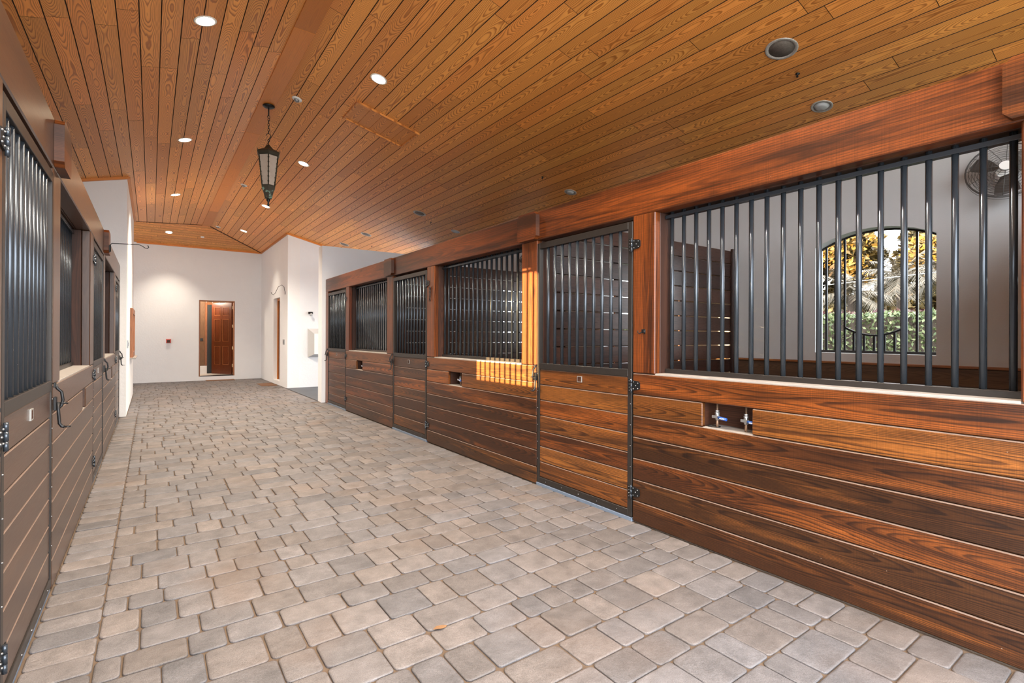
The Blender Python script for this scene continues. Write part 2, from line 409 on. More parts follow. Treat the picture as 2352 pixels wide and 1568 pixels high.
def copy_at(src, parent, wpos):
    c = src.copy(); COL.objects.link(c); c.parent = parent
    c.location = Vector(wpos) - (wloc(parent) if parent is not None else Vector((0, 0, 0)))
    return c

# ------------------------------------------------------------------ dimensions (metres)
XR, XL = 2.99, -0.44            # faces of the two stall fronts
XO, XOL = 6.53, -3.98           # inner faces of the outer walls
BOT, TOP = 2.32, 2.59           # header beam
SILL = 1.127
YB = 18.40
def zl(x): return 4.21 + 0.25*x
def zr(x): return 4.86 - 0.25*x
BAYS = {  # door y0,y1 ; opening y0,y1 ; partition post y0,y1 ; hinge post y0,y1
 'R': [dict(op=(0.50, 2.408), hp=(2.408, 2.618), d=(2.618, 3.795), pp=(3.795, 4.045)),
       dict(op=(4.045, 5.945), hp=(5.945, 6.16), d=(6.16, 7.33), pp=(7.33, 7.57)),
       dict(op=(7.57, 9.43), hp=(9.43, 9.615), d=(9.615, 10.80), pp=(10.80, 10.97))],
 'L': [dict(op=(0.50, 2.33), hp=(2.33, 2.56), d=(2.56, 3.73), pp=(3.73, 3.99)),
       dict(op=(3.99, 5.80), hp=(5.80, 6.11), d=(6.11, 7.335), pp=(7.335, 7.54)),
       dict(op=(7.54, 9.38), hp=(9.38, 9.62), d=(9.62, 10.80), pp=(10.80, 10.96))]}
SIDE = {'R': 'right', 'L': 'left'}
NEAR = ['nearest the camera', 'in the middle of the row', 'farthest down the aisle']

# ------------------------------------------------------------------ floor
def build_floor():
    mb = MB()
    def stone(x0, y0, x1, y1, full):
        g = 0.0022 + rnd.random()*0.0014; j = 0.002
        x0 += g + rnd.uniform(-j, j); x1 -= g + rnd.uniform(-j, j); y0 += g + rnd.uniform(-j, j); y1 -= g + rnd.uniform(-j, j)
        r = 0.016 + rnd.random()*0.014; n = 3 if full else 1
        def outline(ins, jit):
            P = []
            rr = max(r - ins*0.5, 0.004)
            for cx, cy, a0 in ((x1-rr-ins, y1-rr-ins, 0), (x0+rr+ins, y1-rr-ins, 90), (x0+rr+ins, y0+rr+ins, 180), (x1-rr-ins, y0+rr+ins, 270)):
                for k in range(n+1):
                    a = math.radians(a0 + 90*k/n); P.append((cx + rr*math.cos(a), cy + rr*math.sin(a)))
            return P
        dz = rnd.uniform(-0.0015, 0.0015); tx, ty = rnd.uniform(-.003, .003), rnd.uniform(-.003, .003)
        cx, cy = (x0+x1)/2, (y0+y1)/2
        t = (rnd.random(), rnd.random(), rnd.random())
        rings = []
        levels = [(0.0, -0.012), (0.0005, -0.0035), (0.0035, -0.0006), (0.010, 0.0)] if full else [(0.0, -0.012), (0.0015, -0.003), (0.008, 0.0)]
        for ins, z in levels:
            ids = []
            for px, py in outline(ins, 0):
                ids.append(len(mb.v)); mb.v.append((px, py, z + dz + (px-cx)*tx + (py-cy)*ty))
            rings.append(ids)
        for i in range(len(rings)-1):
            A, B = rings[i], rings[i+1]; m = len(A)
            for k in range(m):
                k2 = (k+1) % m; mb.face([A[k], A[k2], B[k2], B[k]], None, t, 0, i > 0)
        mb.face(rings[-1], None, t, 0, True)
    xa, xb = XL + 0.245, XR - 0.235
    y = -1.3; k = 0
    hs = [0.235, 0.18, 0.20]
    while y < YB - 0.02:
        h = hs[k % 3]; y1 = min(y + h, YB)
        left = -1.4 if y > 15.05 else (-0.345 if y > 10.97 else xa)
        right = 2.945 if y > 14.45 else (2.93 if y > 11.0 else xb)
        x = left + (0 if k % 3 else 0)
        off = [0.0, 0.078, 0.155][(k*2) % 3]
        first = True
        while x < right - 0.03:
            w = rnd.choice([0.155, 0.235, 0.235, 0.31] if k % 3 != 0 else [0.155, 0.155, 0.235, 0.235])
            if first: w = max(0.1, w - off); first = False
            x1 = x + w
            if right - x1 < 0.09: x1 = right
            stone(x, y, min(x1, right), y1, y < 8)
            x = x1
        y = y1; k += 1
    y = -1.3                                            # soldier courses along both stall fronts
    while y < 10.96:
        stone(XL + 0.0, y, xa, y + 0.155, y < 8); y += 0.155
    y = -1.22
    while y < 10.96:
        stone(xb, y, XR, y + 0.158, y < 8); y += 0.158
    o = struct('floor', mb, 'paver')
    mb = MB()
    mb.box((-4.3, -1.3, -0.30), (6.75, 18.6, -0.0085))
    struct('floor', mb, 'sand')
    mb = MB()
    mb.box((XR+0.02, -1.3, -0.012), (XO, 11.0, 0.012)); mb.box((XOL, -1.3, -0.012), (XL-0.02, 10.9, 0.012))
    struct('floor', mb, 'dirt')
    # dry leaf and grid shaped dirt prints lie on the pavers
build_floor()

# ------------------------------------------------------------------ ceiling of narrow pine boards
BW = 0.163
def build_ceiling():
    mb = MB()
    g = 0.0042; dep = 0.012
    def board(P, lenaxis, zf, joints):
        """P = (a0,a1, bA0,bA1, bB0,bB1): strip between a0 and a1, running from b?0 to b?1 on either edge"""
        a0, a1, A0, A1, B0, B1 = P
        n = len(joints) + 1
        cuts = [None] + list(joints) + [None]
        for i in range(n):
            s0 = (A0, B0) if cuts[i] is None else (cuts[i], cuts[i])
            s1 = (A1, B1) if cuts[i+1] is None else (cuts[i+1], cuts[i+1])
            t = mb.rt(); ou, ov = rnd.random()*60, rnd.randint(1, 60)*10
            def pt(a, b, up_):
                x, y = (a, b) if lenaxis == 1 else (b, a)
                return (x, y, zf(x, y) + up_)
            gj = 0.0022
            low = [(a0+g, s0[0]+gj), (a1-g, s0[1]+gj), (a1-g, s1[1]-gj), (a0+g, s1[0]-gj)]
            top = [(a0, s0[0]), (a1, s0[1]), (a1, s1[1]), (a0, s1[0])]
            am = (a0+a1)/2; uvs = [(b+ou, a-am+ov) for a, b in low]
            b0 = len(mb.v)
            mb.v += [pt(a, b, 0) for a, b in low] + [pt(a, b, dep) for a, b in top]
            flip = (lenaxis == 0)
            f = [b0, b0+3, b0+2, b0+1]; fu = [uvs[0], uvs[3], uvs[2], uvs[1]]
            if flip: f = f[::-1]; fu = fu[::-1]
            mb.face(f, fu, t)
            for k in range(4):
                k2 = (k+1) % 4
                ff = [b0+k, b0+k2, b0+4+k2, b0+4+k]
                if flip: ff = ff[::-1]
                mb.face(ff, None, t, 1)
    def js(lo, hi, seed):
        out = []; y = lo + rnd.uniform(0.6, 3.2)
        while y < hi - 0.5: out.append(y); y += rnd.uniform(1.7, 3.6)
        return out
    dx = BW/math.sqrt(1 + 0.0625)
    y0 = -1.3
    # right slope
    x = 1.349
    while x < XO + 0.2:
        xa, xb = x, x + dx
        if xa < 2.95: e = (xa + 15.45, min(xb, 2.95) + 15.45)
        else: e = (14.6, 14.6)
        board((xa, xb, y0, e[0], y0, e[1]), 1, lambda x, y: zr(x), js(y0, min(e), 0)); x += dx
    # left slope
    x = 1.168
    while x > XOL - 0.2:
        xb, xa = x, x - dx
        e = (xa + 15.48, xb + 15.48) if xa > -0.36 else (10.99, 10.99)
        if xa <= -0.36 < xb: e = (15.12, 15.12 + 0.1)
        board((xa, xb, y0, e[0], y0, e[1]), 1, lambda x, y: zl(x), js(y0, min(e), 0)); x -= dx
    # cross gable, near slope and far slope: boards run across
    y = 16.65
    while y > 15.0:
        ya, yb = y - dx, y
        board((ya, yb, -4.0, ya - 15.48, -4.0, yb - 15.48), 0, lambda x, y: 4.21 + 0.25*(y - 15.48), js(-4.0, ya - 15.48, 0)); y -= dx
    y = 16.80
    while y < YB + 0.05:
        ya, yb = y, y + dx
        board((ya, yb, -4.0, ya - 15.45, -4.0, yb - 15.45), 0, lambda x, y: 4.86 - 0.25*(y - 15.45), js(-4.0, yb - 15.45, 0)); y += dx
    struct('ceiling', mb, ['pine', 'groove'])
    # roof deck above the boards: closes the gaps and keeps the sky out
    mb = MB(); up_ = 0.012
    def sheet(pts):
        mb.quad([(x, y, z+up_) for x, y, z in pts]); mb.quad([(x, y, z+0.14) for x, y, z in pts][::-1])
    sheet([(1.26, -1.35, zr(1.26)), (1.26, 16.9, zr(1.26)), (2.96, 18.6, zr(2.96)), (2.96, -1.35, zr(2.96))])
    sheet([(2.96, -1.35, zr(2.96)), (2.96, 18.6, zr(2.96)), (7.0, 18.6, zr(7.0)), (7.0, -1.35, zr(7.0))])
    sheet([(-0.35, -1.35, zl(-.35)), (-0.35, 15.13, zl(-.35)), (1.26, 16.74, zl(1.26)), (1.26, -1.35, zl(1.26))])
    sheet([(-4.4, -1.35, zl(-4.4)), (-4.4, 11.2, zl(-4.4)), (-0.35, 11.2, zl(-.35)), (-0.35, -1.35, zl(-.35))])
    sheet([(-4.2, 14.9, zl(14.9-15.48)), (-0.58, 14.9, zl(-.58)), (1.26, 16.74, zl(1.26)), (-4.2, 16.74, zl(1.26))])
    sheet([(-4.2, 16.70, zr(1.25)), (1.25, 16.70, zr(1.25)), (3.15, 18.6, zr(3.15)), (-4.2, 18.6, zr(3.15))])
    struct('ceiling', mb, 'groove')
    # ridge boards and valley trim
    mb = MB()
    ys = [y0, 2.1, 5.4, 8.6, 11.9, 14.6, 16.72]
    for a, b in zip(ys, ys[1:]): mb.box((1.150, a+0.001, 4.486), (1.352, b-0.001, 4.53), 0.003, 1)
    struct('trim_1', mb, 'orange_trim')
    mb = MB()
    for a, b in ((-4.0, -1.2), (-1.2, 1.30)): mb.box((a, 16.62, 4.483), (b, 16.82, 4.53))
    struct('trim_2', mb, 'orange_trim')
build_ceiling()
# crown strips under the boards
def strip(name, p, q, w=0.05, h=0.045, mat='orange_trim'):
    mb = MB(); p = Vector(p); q = Vector(q); d = (q-p); t = d.normalized(); s = t.cross(Vector((0, 0, 1))).normalized()*w/2; u = Vector((0, 0, h))
    pts = [p-s-u, p+s-u, p+s, p-s]; pts2 = [a + d for a in pts]
    b0 = len(mb.v); mb.v += [tuple(a) for a in pts + pts2]; T = mb.rt(); L = d.length
    for k in range(4):
        k2 = (k+1) % 4; mb.face([b0+k, b0+k2, b0+4+k2, b0+4+k][::-1], [(0, k*.05), (0, k*.05+.05), (L, k*.05+.05), (L, k*.05)][::-1], T)
    mb.face([b0, b0+1, b0+2, b0+3], None, T); mb.face([b0+7, b0+6, b0+5, b0+4], None, T)
    return struct(name, mb, mat)
strip('trim_3', (-0.36, YB-0.02, zr(2.95)+0.012), (2.95, YB-0.02, zr(2.95)+0.012))
strip('trim_4', (2.93, YB, zr(2.93)+0.008), (2.93, 14.43, zr(2.93)+0.008))
strip('trim_5', (2.93, 14.41, zr(2.93)+0.006), (4.9, 14.41, zr(4.9)+0.006))
strip('trim_6', (-2.2, 10.95, zl(-2.2)+0.006), (-0.33, 10.95, zl(-.33)+0.006))
strip('trim_7', (-0.33, 10.97, zl(-.33)+0.006), (-0.33, 15.05, zl(-.33)+0.006), 0.04, 0.03)
strip('trim_8', (-0.34, 15.14, zl(-.34)+0.004), (1.17, 16.65, zl(1.17)+0.004), 0.03, 0.012, 'jamb')
strip('trim_9', (1.34, 16.79, zr(1.34)+0.004), (2.93, 18.38, zr(2.93)+0.004), 0.03, 0.02, 'jamb')

# ------------------------------------------------------------------ walls
def wall(name, boxes, mat='white'):
    mb = MB()
    for a, b in boxes: mb.box(a, b)
    return struct(name, mb, mat)
def gable(name, poly, y0, y1, mat='white'):
    mb = MB(); mb.prism(poly, 1, y0, y1); return struct(name, mb, mat)
T = 0.02
# back wall with the doorway
DX0, DX1, DZ0, DZ1 = 1.20, 2.18, 0.125, 2.50
ztop = zr(2.95) + T
mb = MB()
mb.box((-4.2, YB, 0), (DX0, YB+0.2, ztop)); mb.box((DX1, YB, 0), (3.4, YB+0.2, ztop)); mb.box((DX0, YB, DZ1), (DX1, YB+0.2, ztop)); mb.box((DX0, YB, 0), (DX1, YB+0.2, DZ0))
struct('wall_back', mb, 'white')
# right wall of the far room with its recessed side door
mb = MB()
RY0, RY1, RZ0, RZ1 = 15.44, 16.34, 0.115, 2.49
x0, x1 = 2.95, 3.25
mb.box((x0, 14.43, 0), (x1, RY0, 4.14)); mb.box((x0, RY1, 0), (x1, YB, 4.14)); mb.box((x0, RY0, RZ1), (x1, RY1, 4.14)); mb.box((x0, RY0, 0), (x1, RY1, RZ0))
struct('wall_right_far', mb, 'white')
gable('wall_passage', [(3.25, 0), (6.6, 0), (6.6, zr(6.6)+T), (3.25, zr(3.25)+T)], 14.43, 14.63, 'cool_white')
wall('wall_right_end', [((2.92, 11.0, 0), (XO+0.2, 11.28, 3.30))], 'cool_white')
gable('wall_left_end', [(-4.2, 0), (-0.35, 0), (-0.35, zl(-.35)+T), (-4.2, zl(-4.2)+T)], 10.97, 11.25)
wall('wall_left_far', [((-0.62, 11.25, 0), (-0.35, 15.05, zl(-.35)+T))])
wall('wall_wing', [((-4.2, 15.05, 0), (-4.0, YB, 4.62)), ((-4.2, 14.85, 0), (-0.35, 15.05, zl(-0.6)))])

# outer walls with arched stall windows
WY, WW, WZ0, WZ1, WZ2 = [2.29, 5.83, 9.37], 1.16, 1.225, 2.48, 2.63
def outer(name, xin, xout, ztopf, ys, y0, y1, mat):
    mb = MB(); segs = []
    zt = ztopf
    edges = [y0]
    for c in ys: edges += [c - WW/2, c + WW/2]
    edges.append(y1)
    for i in range(0, len(edges), 2): mb.prism([(edges[i], 0), (edges[i+1], 0), (edges[i+1], zt), (edges[i], zt)], 0, xin, xout)
    for c in ys:
        mb.prism([(c-WW/2, 0), (c+WW/2, 0), (c+WW/2, WZ0), (c-WW/2, WZ0)], 0, xin, xout)
        N = 12; arc = []
        h = WZ2 - WZ1; R = (h*h + (WW/2)**2)/(2*h); cz = WZ2 - R; a0 = math.asin(WW/2/R)
        for k in range(N+1):
            a = -a0 + 2*a0*k/N; arc.append((c + R*math.sin(a), cz + R*math.cos(a)))
        for k in range(N):
            mb.prism([arc[k], arc[k+1], (arc[k+1][0], zt), (arc[k][0], zt)], 0, xin, xout)
    return struct(name, mb, mat)
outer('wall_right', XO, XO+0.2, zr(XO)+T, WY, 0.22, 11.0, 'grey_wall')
outer('wall_left', XOL, XOL-0.2, zl(XOL-0.2)+0.04, [1.32, 5.83], 0.22, 10.98, 'grey_wall')  # unseen; near opening shifted and far one left out to shape sun patches
wall('wall_right_alcove_end', [((XO, 13.9, 0), (XO+0.2, 14.5, zr(XO)+T))], 'cool_white')
def window_grille(n, side, c):
    x = (XO + 0.16) if side == 'R' else (XOL - 0.16)
    root = bpy.data.objects.new('window_%d' % n, None); COL.objects.link(root); root.location = (x, c, WZ0); root['kind'] = 'structure'
    h = WZ2 - WZ1; R = (h*h + (WW/2)**2)/(2*h); cz = WZ2 - R; a0 = math.asin(WW/2/R)
    topz = lambda y: cz + math.sqrt(R*R - (y-c)**2)
    mb = MB(); w = 0.014
    mb.box((x-w, c-WW/2, WZ0), (x+w, c+WW/2, WZ0+0.03))
    pts = [(x, c + R*math.sin(-a0 + 2*a0*k/14), cz + R*math.cos(-a0 + 2*a0*k/14) - 0.012) for k in range(15)]
    mb.tube(pts, 0.012, 6)
    obj('window_frame', mb, 'frame', root)
    offs = [0.52, 0.42, 0.32, 0.225, 0.12, 0.02, -0.08, -0.175, -0.28, -0.375, -0.455]
    dip = lambda o: 1.43 + 1.05*(o - 0.02)**2
    for o in offs:
        y = c + o; inner = -0.27 < o < 0.3
        zt_ = dip(o) if inner else topz(y) - 0.01
        b = MB(); b.box((x-0.009, y-0.011, WZ0+0.02), (x+0.009, y+0.011, zt_)); obj('window_bar', b, 'iron', root)
    b = MB(); b.tube([(x, c + o, dip(o)) for o in [0.32 - 0.60*k/16 for k in range(17)]], 0.013, 6); obj('curved_rail', b, 'iron', root)
for i, c in enumerate(WY): window_grille(i+1, 'R', c)

# ------------------------------------------------------------------ stall parts
def Xs(side, d): return XR + d if side == 'R' else XL - d
def sbox(mb, side, d0, d1, y0, y1, z0, z1, ch=0.003, g=None, tint=None):
    mb.box((Xs(side, d0), y0, z0), (Xs(side, d1), y1, z1), ch, g, tint)
PH = 0.1605
bar_cache = {}
def bar_mesh(length, r=0.0145):
    k = round(length, 3)
    if k not in bar_cache:
        mb = MB(); mb.tube([(0, 0, 0), (0, 0, length)], r, 14); bar_cache[k] = mesh('bar', mb, 'bar')
    return bar_cache[k]
def bars(parent, x, ys, z0, z1):
    me = bar_mesh(z1 - z0); first = None
    for y in ys:
        if first is None:
            first = bpy.data.objects.new('bar', me); COL.objects.link(first); first.parent = parent; first.location = Vector((x, y, z0)) - wloc(parent)
        else: copy_at(first, parent, (x, y, z0))
def bolt(mb, side, d, y, z, r=0.006):
    x = Xs(side, d); s = 1 if side == 'R' else -1
    mb.lathe([(r, 0.003*s), (r*0.9, 0), (r*0.6, -0.003*s), (0.0005, -0.0042*s)] if s > 0 else [(0.0005, 0.0042), (r*0.6, 0.003), (r*0.9, 0), (r, -0.003)], (x, y, z), 'x', 8)

def board_stack(mb, side, y0, y1, n0, n1, d0=0.0, d1=0.035, z0=0.0, gap=None, ph=PH, splits=()):
    for i in range(n0, n1):
        za, zb = z0 + ph*i, z0 + ph*(i+1)
        gg = 0.004
        spans = [(y0, y1)]
        if gap and i == 5: spans = [(y0, gap[0]), (gap[1], y1)]
        for a, b in spans:
            bl = rnd.random()
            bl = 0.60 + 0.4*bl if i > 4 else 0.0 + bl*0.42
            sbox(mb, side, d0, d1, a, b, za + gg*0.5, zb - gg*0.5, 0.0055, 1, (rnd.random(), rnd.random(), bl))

def catchlight_edges(mb, side):
    # pale upper front bevel on every board: dust plus a painted catch-light
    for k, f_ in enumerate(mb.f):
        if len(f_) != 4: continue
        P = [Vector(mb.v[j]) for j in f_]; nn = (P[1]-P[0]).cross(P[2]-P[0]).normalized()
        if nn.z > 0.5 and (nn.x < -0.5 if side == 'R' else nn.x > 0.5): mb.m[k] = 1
GAPS = {'R': [(1.674, 2.017), (5.235, 5.56), (8.69, 9.01)], 'L': [(1.6, 1.95), (5.24, 5.45), (8.75, 8.95)]}
def lower_wall(side, i, bay):
    y0, y1 = bay['op'][0] - (0.25 if i == 0 else 0), bay['hp'][1]
    if i > 0: y0 = BAYS[side][i-1]['d'][1]
    lab = 'waist-high wall of stained boards, %s stall row, %s' % (SIDE[side], NEAR[i])
    root = thing('board_wall', lab, 'stall wall', (Xs(side, 0.06), (y0+y1)/2, 0), 'lower board walls of the stall fronts')
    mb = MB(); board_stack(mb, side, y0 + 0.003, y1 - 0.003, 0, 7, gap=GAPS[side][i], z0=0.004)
    catchlight_edges(mb, side); obj('front_boards', mb, ['stain' if side == 'R' else 'stain_left_sheen', 'edge'], root)
    mb = MB(); g0, g1 = GAPS[side][i]
    for k in range(7): sbox(mb, side, 0.175, 0.20, y0 + 0.003, y1 - 0.003, PH*k + 0.002, PH*(k+1) - 0.002, 0.002, 1)
    sbox(mb, side, 0.037, 0.173, y0 + 0.003, g0 - 0.002, 0.002, SILL - 0.008, 0, 1); sbox(mb, side, 0.037, 0.173, g1 + 0.002, y1 - 0.003, 0.002, SILL - 0.008, 0, 1)
    obj('core', mb, 'jamb', root)
    mb = MB(); sbox(mb, side, 0.004, 0.173, g0 + 0.001, g1 - 0.001, PH*5 - 0.03 + 0.004, PH*5 + 0.004, 0.001)
    obj('recess_shelf', mb, 'sill', root)
    oy0, oy1 = bay['op']
    mb = MB(); sbox(mb, side, 0.002, 0.200, oy0, oy1, SILL - 0.005, SILL + 0.008, 0.002)
    obj('sill', mb, 'sill', root)
    return root
def post(side, y0, y1, z0, z1, label, ch=0.006, depth=0.20, split=True):
    mb = MB(); sbox(mb, side, 0.0, depth*0.30, y0 + 0.001, y1 - 0.001, z0, z1, ch, 2, (rnd.random(), rnd.random(), 0.75 + 0.25*rnd.random()))
    root = thing('timber_post', label, 'post', (Xs(side, 0.07), (y0+y1)/2, z0), 'timber posts of the stall fronts')
    obj('face_board', mb, 'beam' if side == 'R' else 'stain_left_sheen', root)
    mb = MB(); sbox(mb, side, depth*0.30 + 0.001, depth, y0 + 0.001, y1 - 0.001, z0, z1, 0.004, 2)
    obj('jamb', mb, 'jamb', root)
    return root

def hinge(parent, side, y, z, dirn):
    """barrel at y, plate reaching towards +dirn onto the post, small leaf on the door frame"""
    x = Xs(side, -0.008)
    mb = MB(); s = 1 if side == 'R' else -1
    mb.tube([(Xs(side, -0.012), y, z-0.052), (Xs(side, -0.012), y, z-0.018)], 0.008, 10); mb.tube([(Xs(side, -0.012), y, z-0.016), (Xs(side, -0.012), y, z+0.018)], 0.0085, 10); mb.tube([(Xs(side, -0.012), y, z+0.02), (Xs(side, -0.012), y, z+0.052)], 0.008, 10)
    hg = obj('hinge', mb, 'bar', parent)
    mb = MB(); a = y; e = y + dirn*0.078
    mb.prism([(a, z-0.036), (e-dirn*0.018, z-0.028), (e, z-0.016), (e, z+0.026), (e-dirn*0.014, z+0.036), (a, z+0.044)], 0, Xs(side, -0.007), Xs(side, -0.001))
    mb.box((Xs(side, -0.012), y - dirn*0.03, z-0.05), (Xs(side, -0.0065), y, z+0.05), 0.001)
    obj('plate', mb, 'iron', hg)
    mb = MB()
    for dy, dz in ((0.018, -0.022), (0.018, 0.03), (0.040, 0.004), (0.060, -0.018), (0.060, 0.024)): bolt(mb, side, -0.0085, y + dirn*dy, z + dz, 0.0052)
    for dz in (-0.036, -0.012, 0.012, 0.036): bolt(mb, side, -0.0135, y - dirn*0.018, z + dz, 0.0038)
    obj('bolts', mb, 'bolt', hg)

def latch(parent, side, y, z):
    mb = MB()
    def P(d, dy, dz): return (Xs(side, d), y + dy, z + dz)
    mb.tube([P(-0.012, 0.018, 0.098), P(-0.018, 0.020, 0.075), P(-0.036, 0.022, 0.055), P(-0.042, 0.022, 0.01), P(-0.036, 0.020, -0.022), P(-0.020, 0.016, -0.040)], 0.0075, 10)
    la = obj('latch', mb, 'iron', parent)
    mb = MB(); mb.tube([P(-0.022, 0.004, 0.0), P(-0.026, 0.002, -0.06), P(-0.030, 0.002, -0.118), P(-0.040, 0.002, -0.134), P(-0.052, 0.002, -0.138)], 0.008, 10)
    mb.lathe([(0.014, -0.003), (0.014, 0.003)], P(-0.064, 0.002, -0.137), 'z', 12)
    obj('lever', mb, 'iron', la)
    mb = MB(); mb.box(P(-0.004, -0.002, -0.045), P(-0.018, 0.034, 0.03), 0.003); mb.box(P(-0.003, 0.008, 0.08), P(-0.014, 0.03, 0.108), 0.002)
    mb.tube([P(-0.018, 0.016, -0.004), P(-0.065, 0.018, -0.010)], 0.0045, 8)
    obj('bolt_housing', mb, 'iron', la)

def door(side, i, bay):
    y0, y1 = bay['d']; y0 += 0.006; y1 -= 0.006
    z0, z1 = 0.028, 2.285
    lab = 'barred stall door with board lower half, %s row, %s' % (SIDE[side], NEAR[i])
    root = thing('stall_door', lab, 'stall door', (Xs(side, 0.02), (y0+y1)/2, z0), 'stall doors along the aisle')
    fw_ = 0.042; d0, d1 = 0.0, 0.045
    mb = MB()
    sbox(mb, side, d0, d1, y0, y0+fw_, z0, z1, 0.002); sbox(mb, side, d0, d1, y1-fw_*0.8, y1, z0, z1, 0.002)
    sbox(mb, side, d0, d1, y0+fw_, y1-fw_*0.8, z1-0.055, z1, 0.002); sbox(mb, side, d0, d1, y0+fw_, y1-fw_*0.8, z0, z0+0.052, 0.002)
    sbox(mb, side, d0, d1, y0+fw_, y1-fw_*0.8, 1.096, 1.152, 0.002)
    fr = obj('steel_frame', mb, 'frame', root)
    mb = MB()
    for k in range(7):
        a = z0+0.052; n = 7; h = (1.096 - a)/n
        bl = 0.55 + 0.45*rnd.random() if (side == 'R' and i == 0) else rnd.random()*0.7
        sbox(mb, side, 0.006, 0.036, y0+fw_+0.001, y1-fw_*0.8-0.001, a + h*k + 0.002, a + h*(k+1) - 0.002, 0.005, 1, (rnd.random(), rnd.random(), bl))
    catchlight_edges(mb, side); obj('door_boards', mb, ['stain' if side == 'R' else 'stain_left_sheen', 'edge'], root)
    n = 10; ya, yb = y0 + fw_, y1 - fw_*0.8
    ys = [ya + (yb-ya)*(k+1)/(n+1) for k in range(n)]
    bars(root, Xs(side, 0.022), ys, 1.150, z1-0.053)
    yc = (y0+y1)/2 - 0.0; z = 1.038
    mb = MB(); w, h, tk = 0.028, 0.026, 0.006
    for a, b, c, e in ((-w, w, h-tk, h), (-w, w, -h, -h+tk), (-w, -w+tk, -h+tk, h-tk), (w-tk, w, -h+tk, h-tk)):
        sbox(mb, side, -0.0015, 0.006, yc+a, yc+b, z+c, z+e, 0.0005)
    pl = obj('name_plate', mb, 'pewter', root)
    mb = MB(); sbox(mb, side, -0.001, 0.006, yc-w+tk, yc+w-tk, z-h+tk, z+h-tk, 0); obj('plate_insert', mb, 'jamb', pl)
    for z in (0.225, 1.03, 2.10): hinge(root, side, y0 - 0.004, z, -1)
    latch(root, side, y1 - 0.004, 1.03)
    mb = MB()
    for k in range(6): bolt(mb, side, -0.001, y0+0.012, 0.25 + k*0.16, 0.004); bolt(mb, side, -0.001, y1-0.012, 0.25 + k*0.16, 0.004)
    for k in range(5): bolt(mb, side, -0.001, y0+0.15+k*0.22, 0.052, 0.004)
    obj('frame_screws', mb, 'bolt', root)
    mb = MB(); dd, zz_ = (-0.006, 0.024) if side == 'R' else (0.006, 0.010); sbox(mb, side, dd, 0.06, y0-0.004, y1+0.004, -0.006, zz_, 0.002)
    tag(obj('door_threshold', mb, 'threshold'), 'blue-grey threshold strip under the %s stall door %s' % (SIDE[side], NEAR[i]), 'threshold', 'thresholds under the stall doors')

def grille(side, i, bay):
    y0, y1 = bay['op']; y0 += 0.004; y1 -= 0.004; x = Xs(side, 0.135)
    lab = 'steel bar grille above the %s stall sill, %s' % (SIDE[side], NEAR[i])
    root = thing('bar_grille', lab, 'bar grille', (x, (y0+y1)/2, SILL+0.008), 'bar grilles of the stall openings')
    mb = MB(); sbox(mb, side, 0.112, 0.152, y0, y1, SILL+0.008, SILL+0.040, 0.002); obj('bottom_rail', mb, 'frame', root)
    mb = MB(); sbox(mb, side, 0.108, 0.155, y0, y1, 2.275, 2.300, 0.002); obj('top_rail', mb, 'bar', root)
    n = 19; ys = [y0 + 0.042 + (y1-y0-0.084)*k/(n-1) for k in range(n)]
    bars(root, x, ys, SILL+0.039, BOT)

for side in 'RL':
    for i, bay in enumerate(BAYS[side]):
        lower_wall(side, i, bay); door(side, i, bay); grille(side, i, bay)
        post(side, bay['hp'][0], bay['hp'][1], SILL+0.004, BOT, 'timber post between bar grille and door hinges, %s row, %s' % (SIDE[side], NEAR[i]))
        if i < 2:
            post(side, bay['pp'][0], bay['pp'][1], SILL+0.004, BOT, 'wide timber post beside the door latch, %s row, %s' % (SIDE[side], ['nearest the camera', 'second down the aisle'][i]))
        else:
            post(side, bay['pp'][0], bay['pp'][1], 0.0, BOT, 'full-height end post of the %s stall row against the white wall' % SIDE[side])
    post(side, 0.25, 0.50, SILL+0.004, BOT, 'timber post at the near end of the %s stall row' % SIDE[side])

# header beams: three lengths on each side with a chamfered block over every joint
def beam(side, y0, y1, label):
    mb = MB(); sbox(mb, side, -0.001, 0.10, y0, y1, BOT, TOP, 0.006, 1, (rnd.random(), rnd.random(), 0.7))
    root = thing('header_beam', label, 'beam', (Xs(side, 0.07), (y0+y1)/2, BOT), 'header beams over the stall fronts')
    obj('face_timber', mb, 'beam' if side == 'R' else 'stain_left_sheen', root)
    mb = MB(); sbox(mb, side, 0.101, 0.205, y0, y1, BOT-0.0, TOP-0.02, 0.004, 1); obj('back_timber', mb, 'jamb', root)
cuts = {'R': [0.25, 3.91, 7.44, 10.97], 'L': [0.25, 3.86, 7.43, 10.96]}
for side in 'RL':
    c = cuts[side]
    for i in range(3): beam(side, c[i]+0.001, c[i+1]-0.001, 'reddish header beam over the %s stalls, %s' % (SIDE[side], NEAR[i]))
    for i in range(3):
        y = c[i] if i else 0.40
        y -= 0.0; a, b = y - 0.15, y + 0.15; z0, z1 = BOT + 0.005, TOP - 0.005
        ch = 0.03
        mb = MB(); poly = [(a+ch, z0), (b-ch, z0), (b, z0+ch), (b, z1-ch), (b-ch, z1), (a+ch, z1), (a, z1-ch), (a, z0+ch)]
        mb.prism(poly, 0, Xs(side, -0.046), Xs(side, -0.002))
        for k in range(len(mb.uv)): mb.uv[k] = [(mb.v[j][1]+3*i, mb.v[j][2]+7) for j in mb.f[k]]
        for k, f_ in enumerate(mb.f):
            if k > 1 and len(f_) == 4 and len({round(mb.v[j][1], 3) for j in f_}) == 1: mb.m[k] = 1
        tag(obj('splice_block', mb, ['beam', 'jamb']), 'chamfered wooden block bolted over the %s beam joint, %s' % (SIDE[side], ['at the near end', 'second from the camera', 'third from the camera'][i]), 'block', 'blocks over the beam joints')

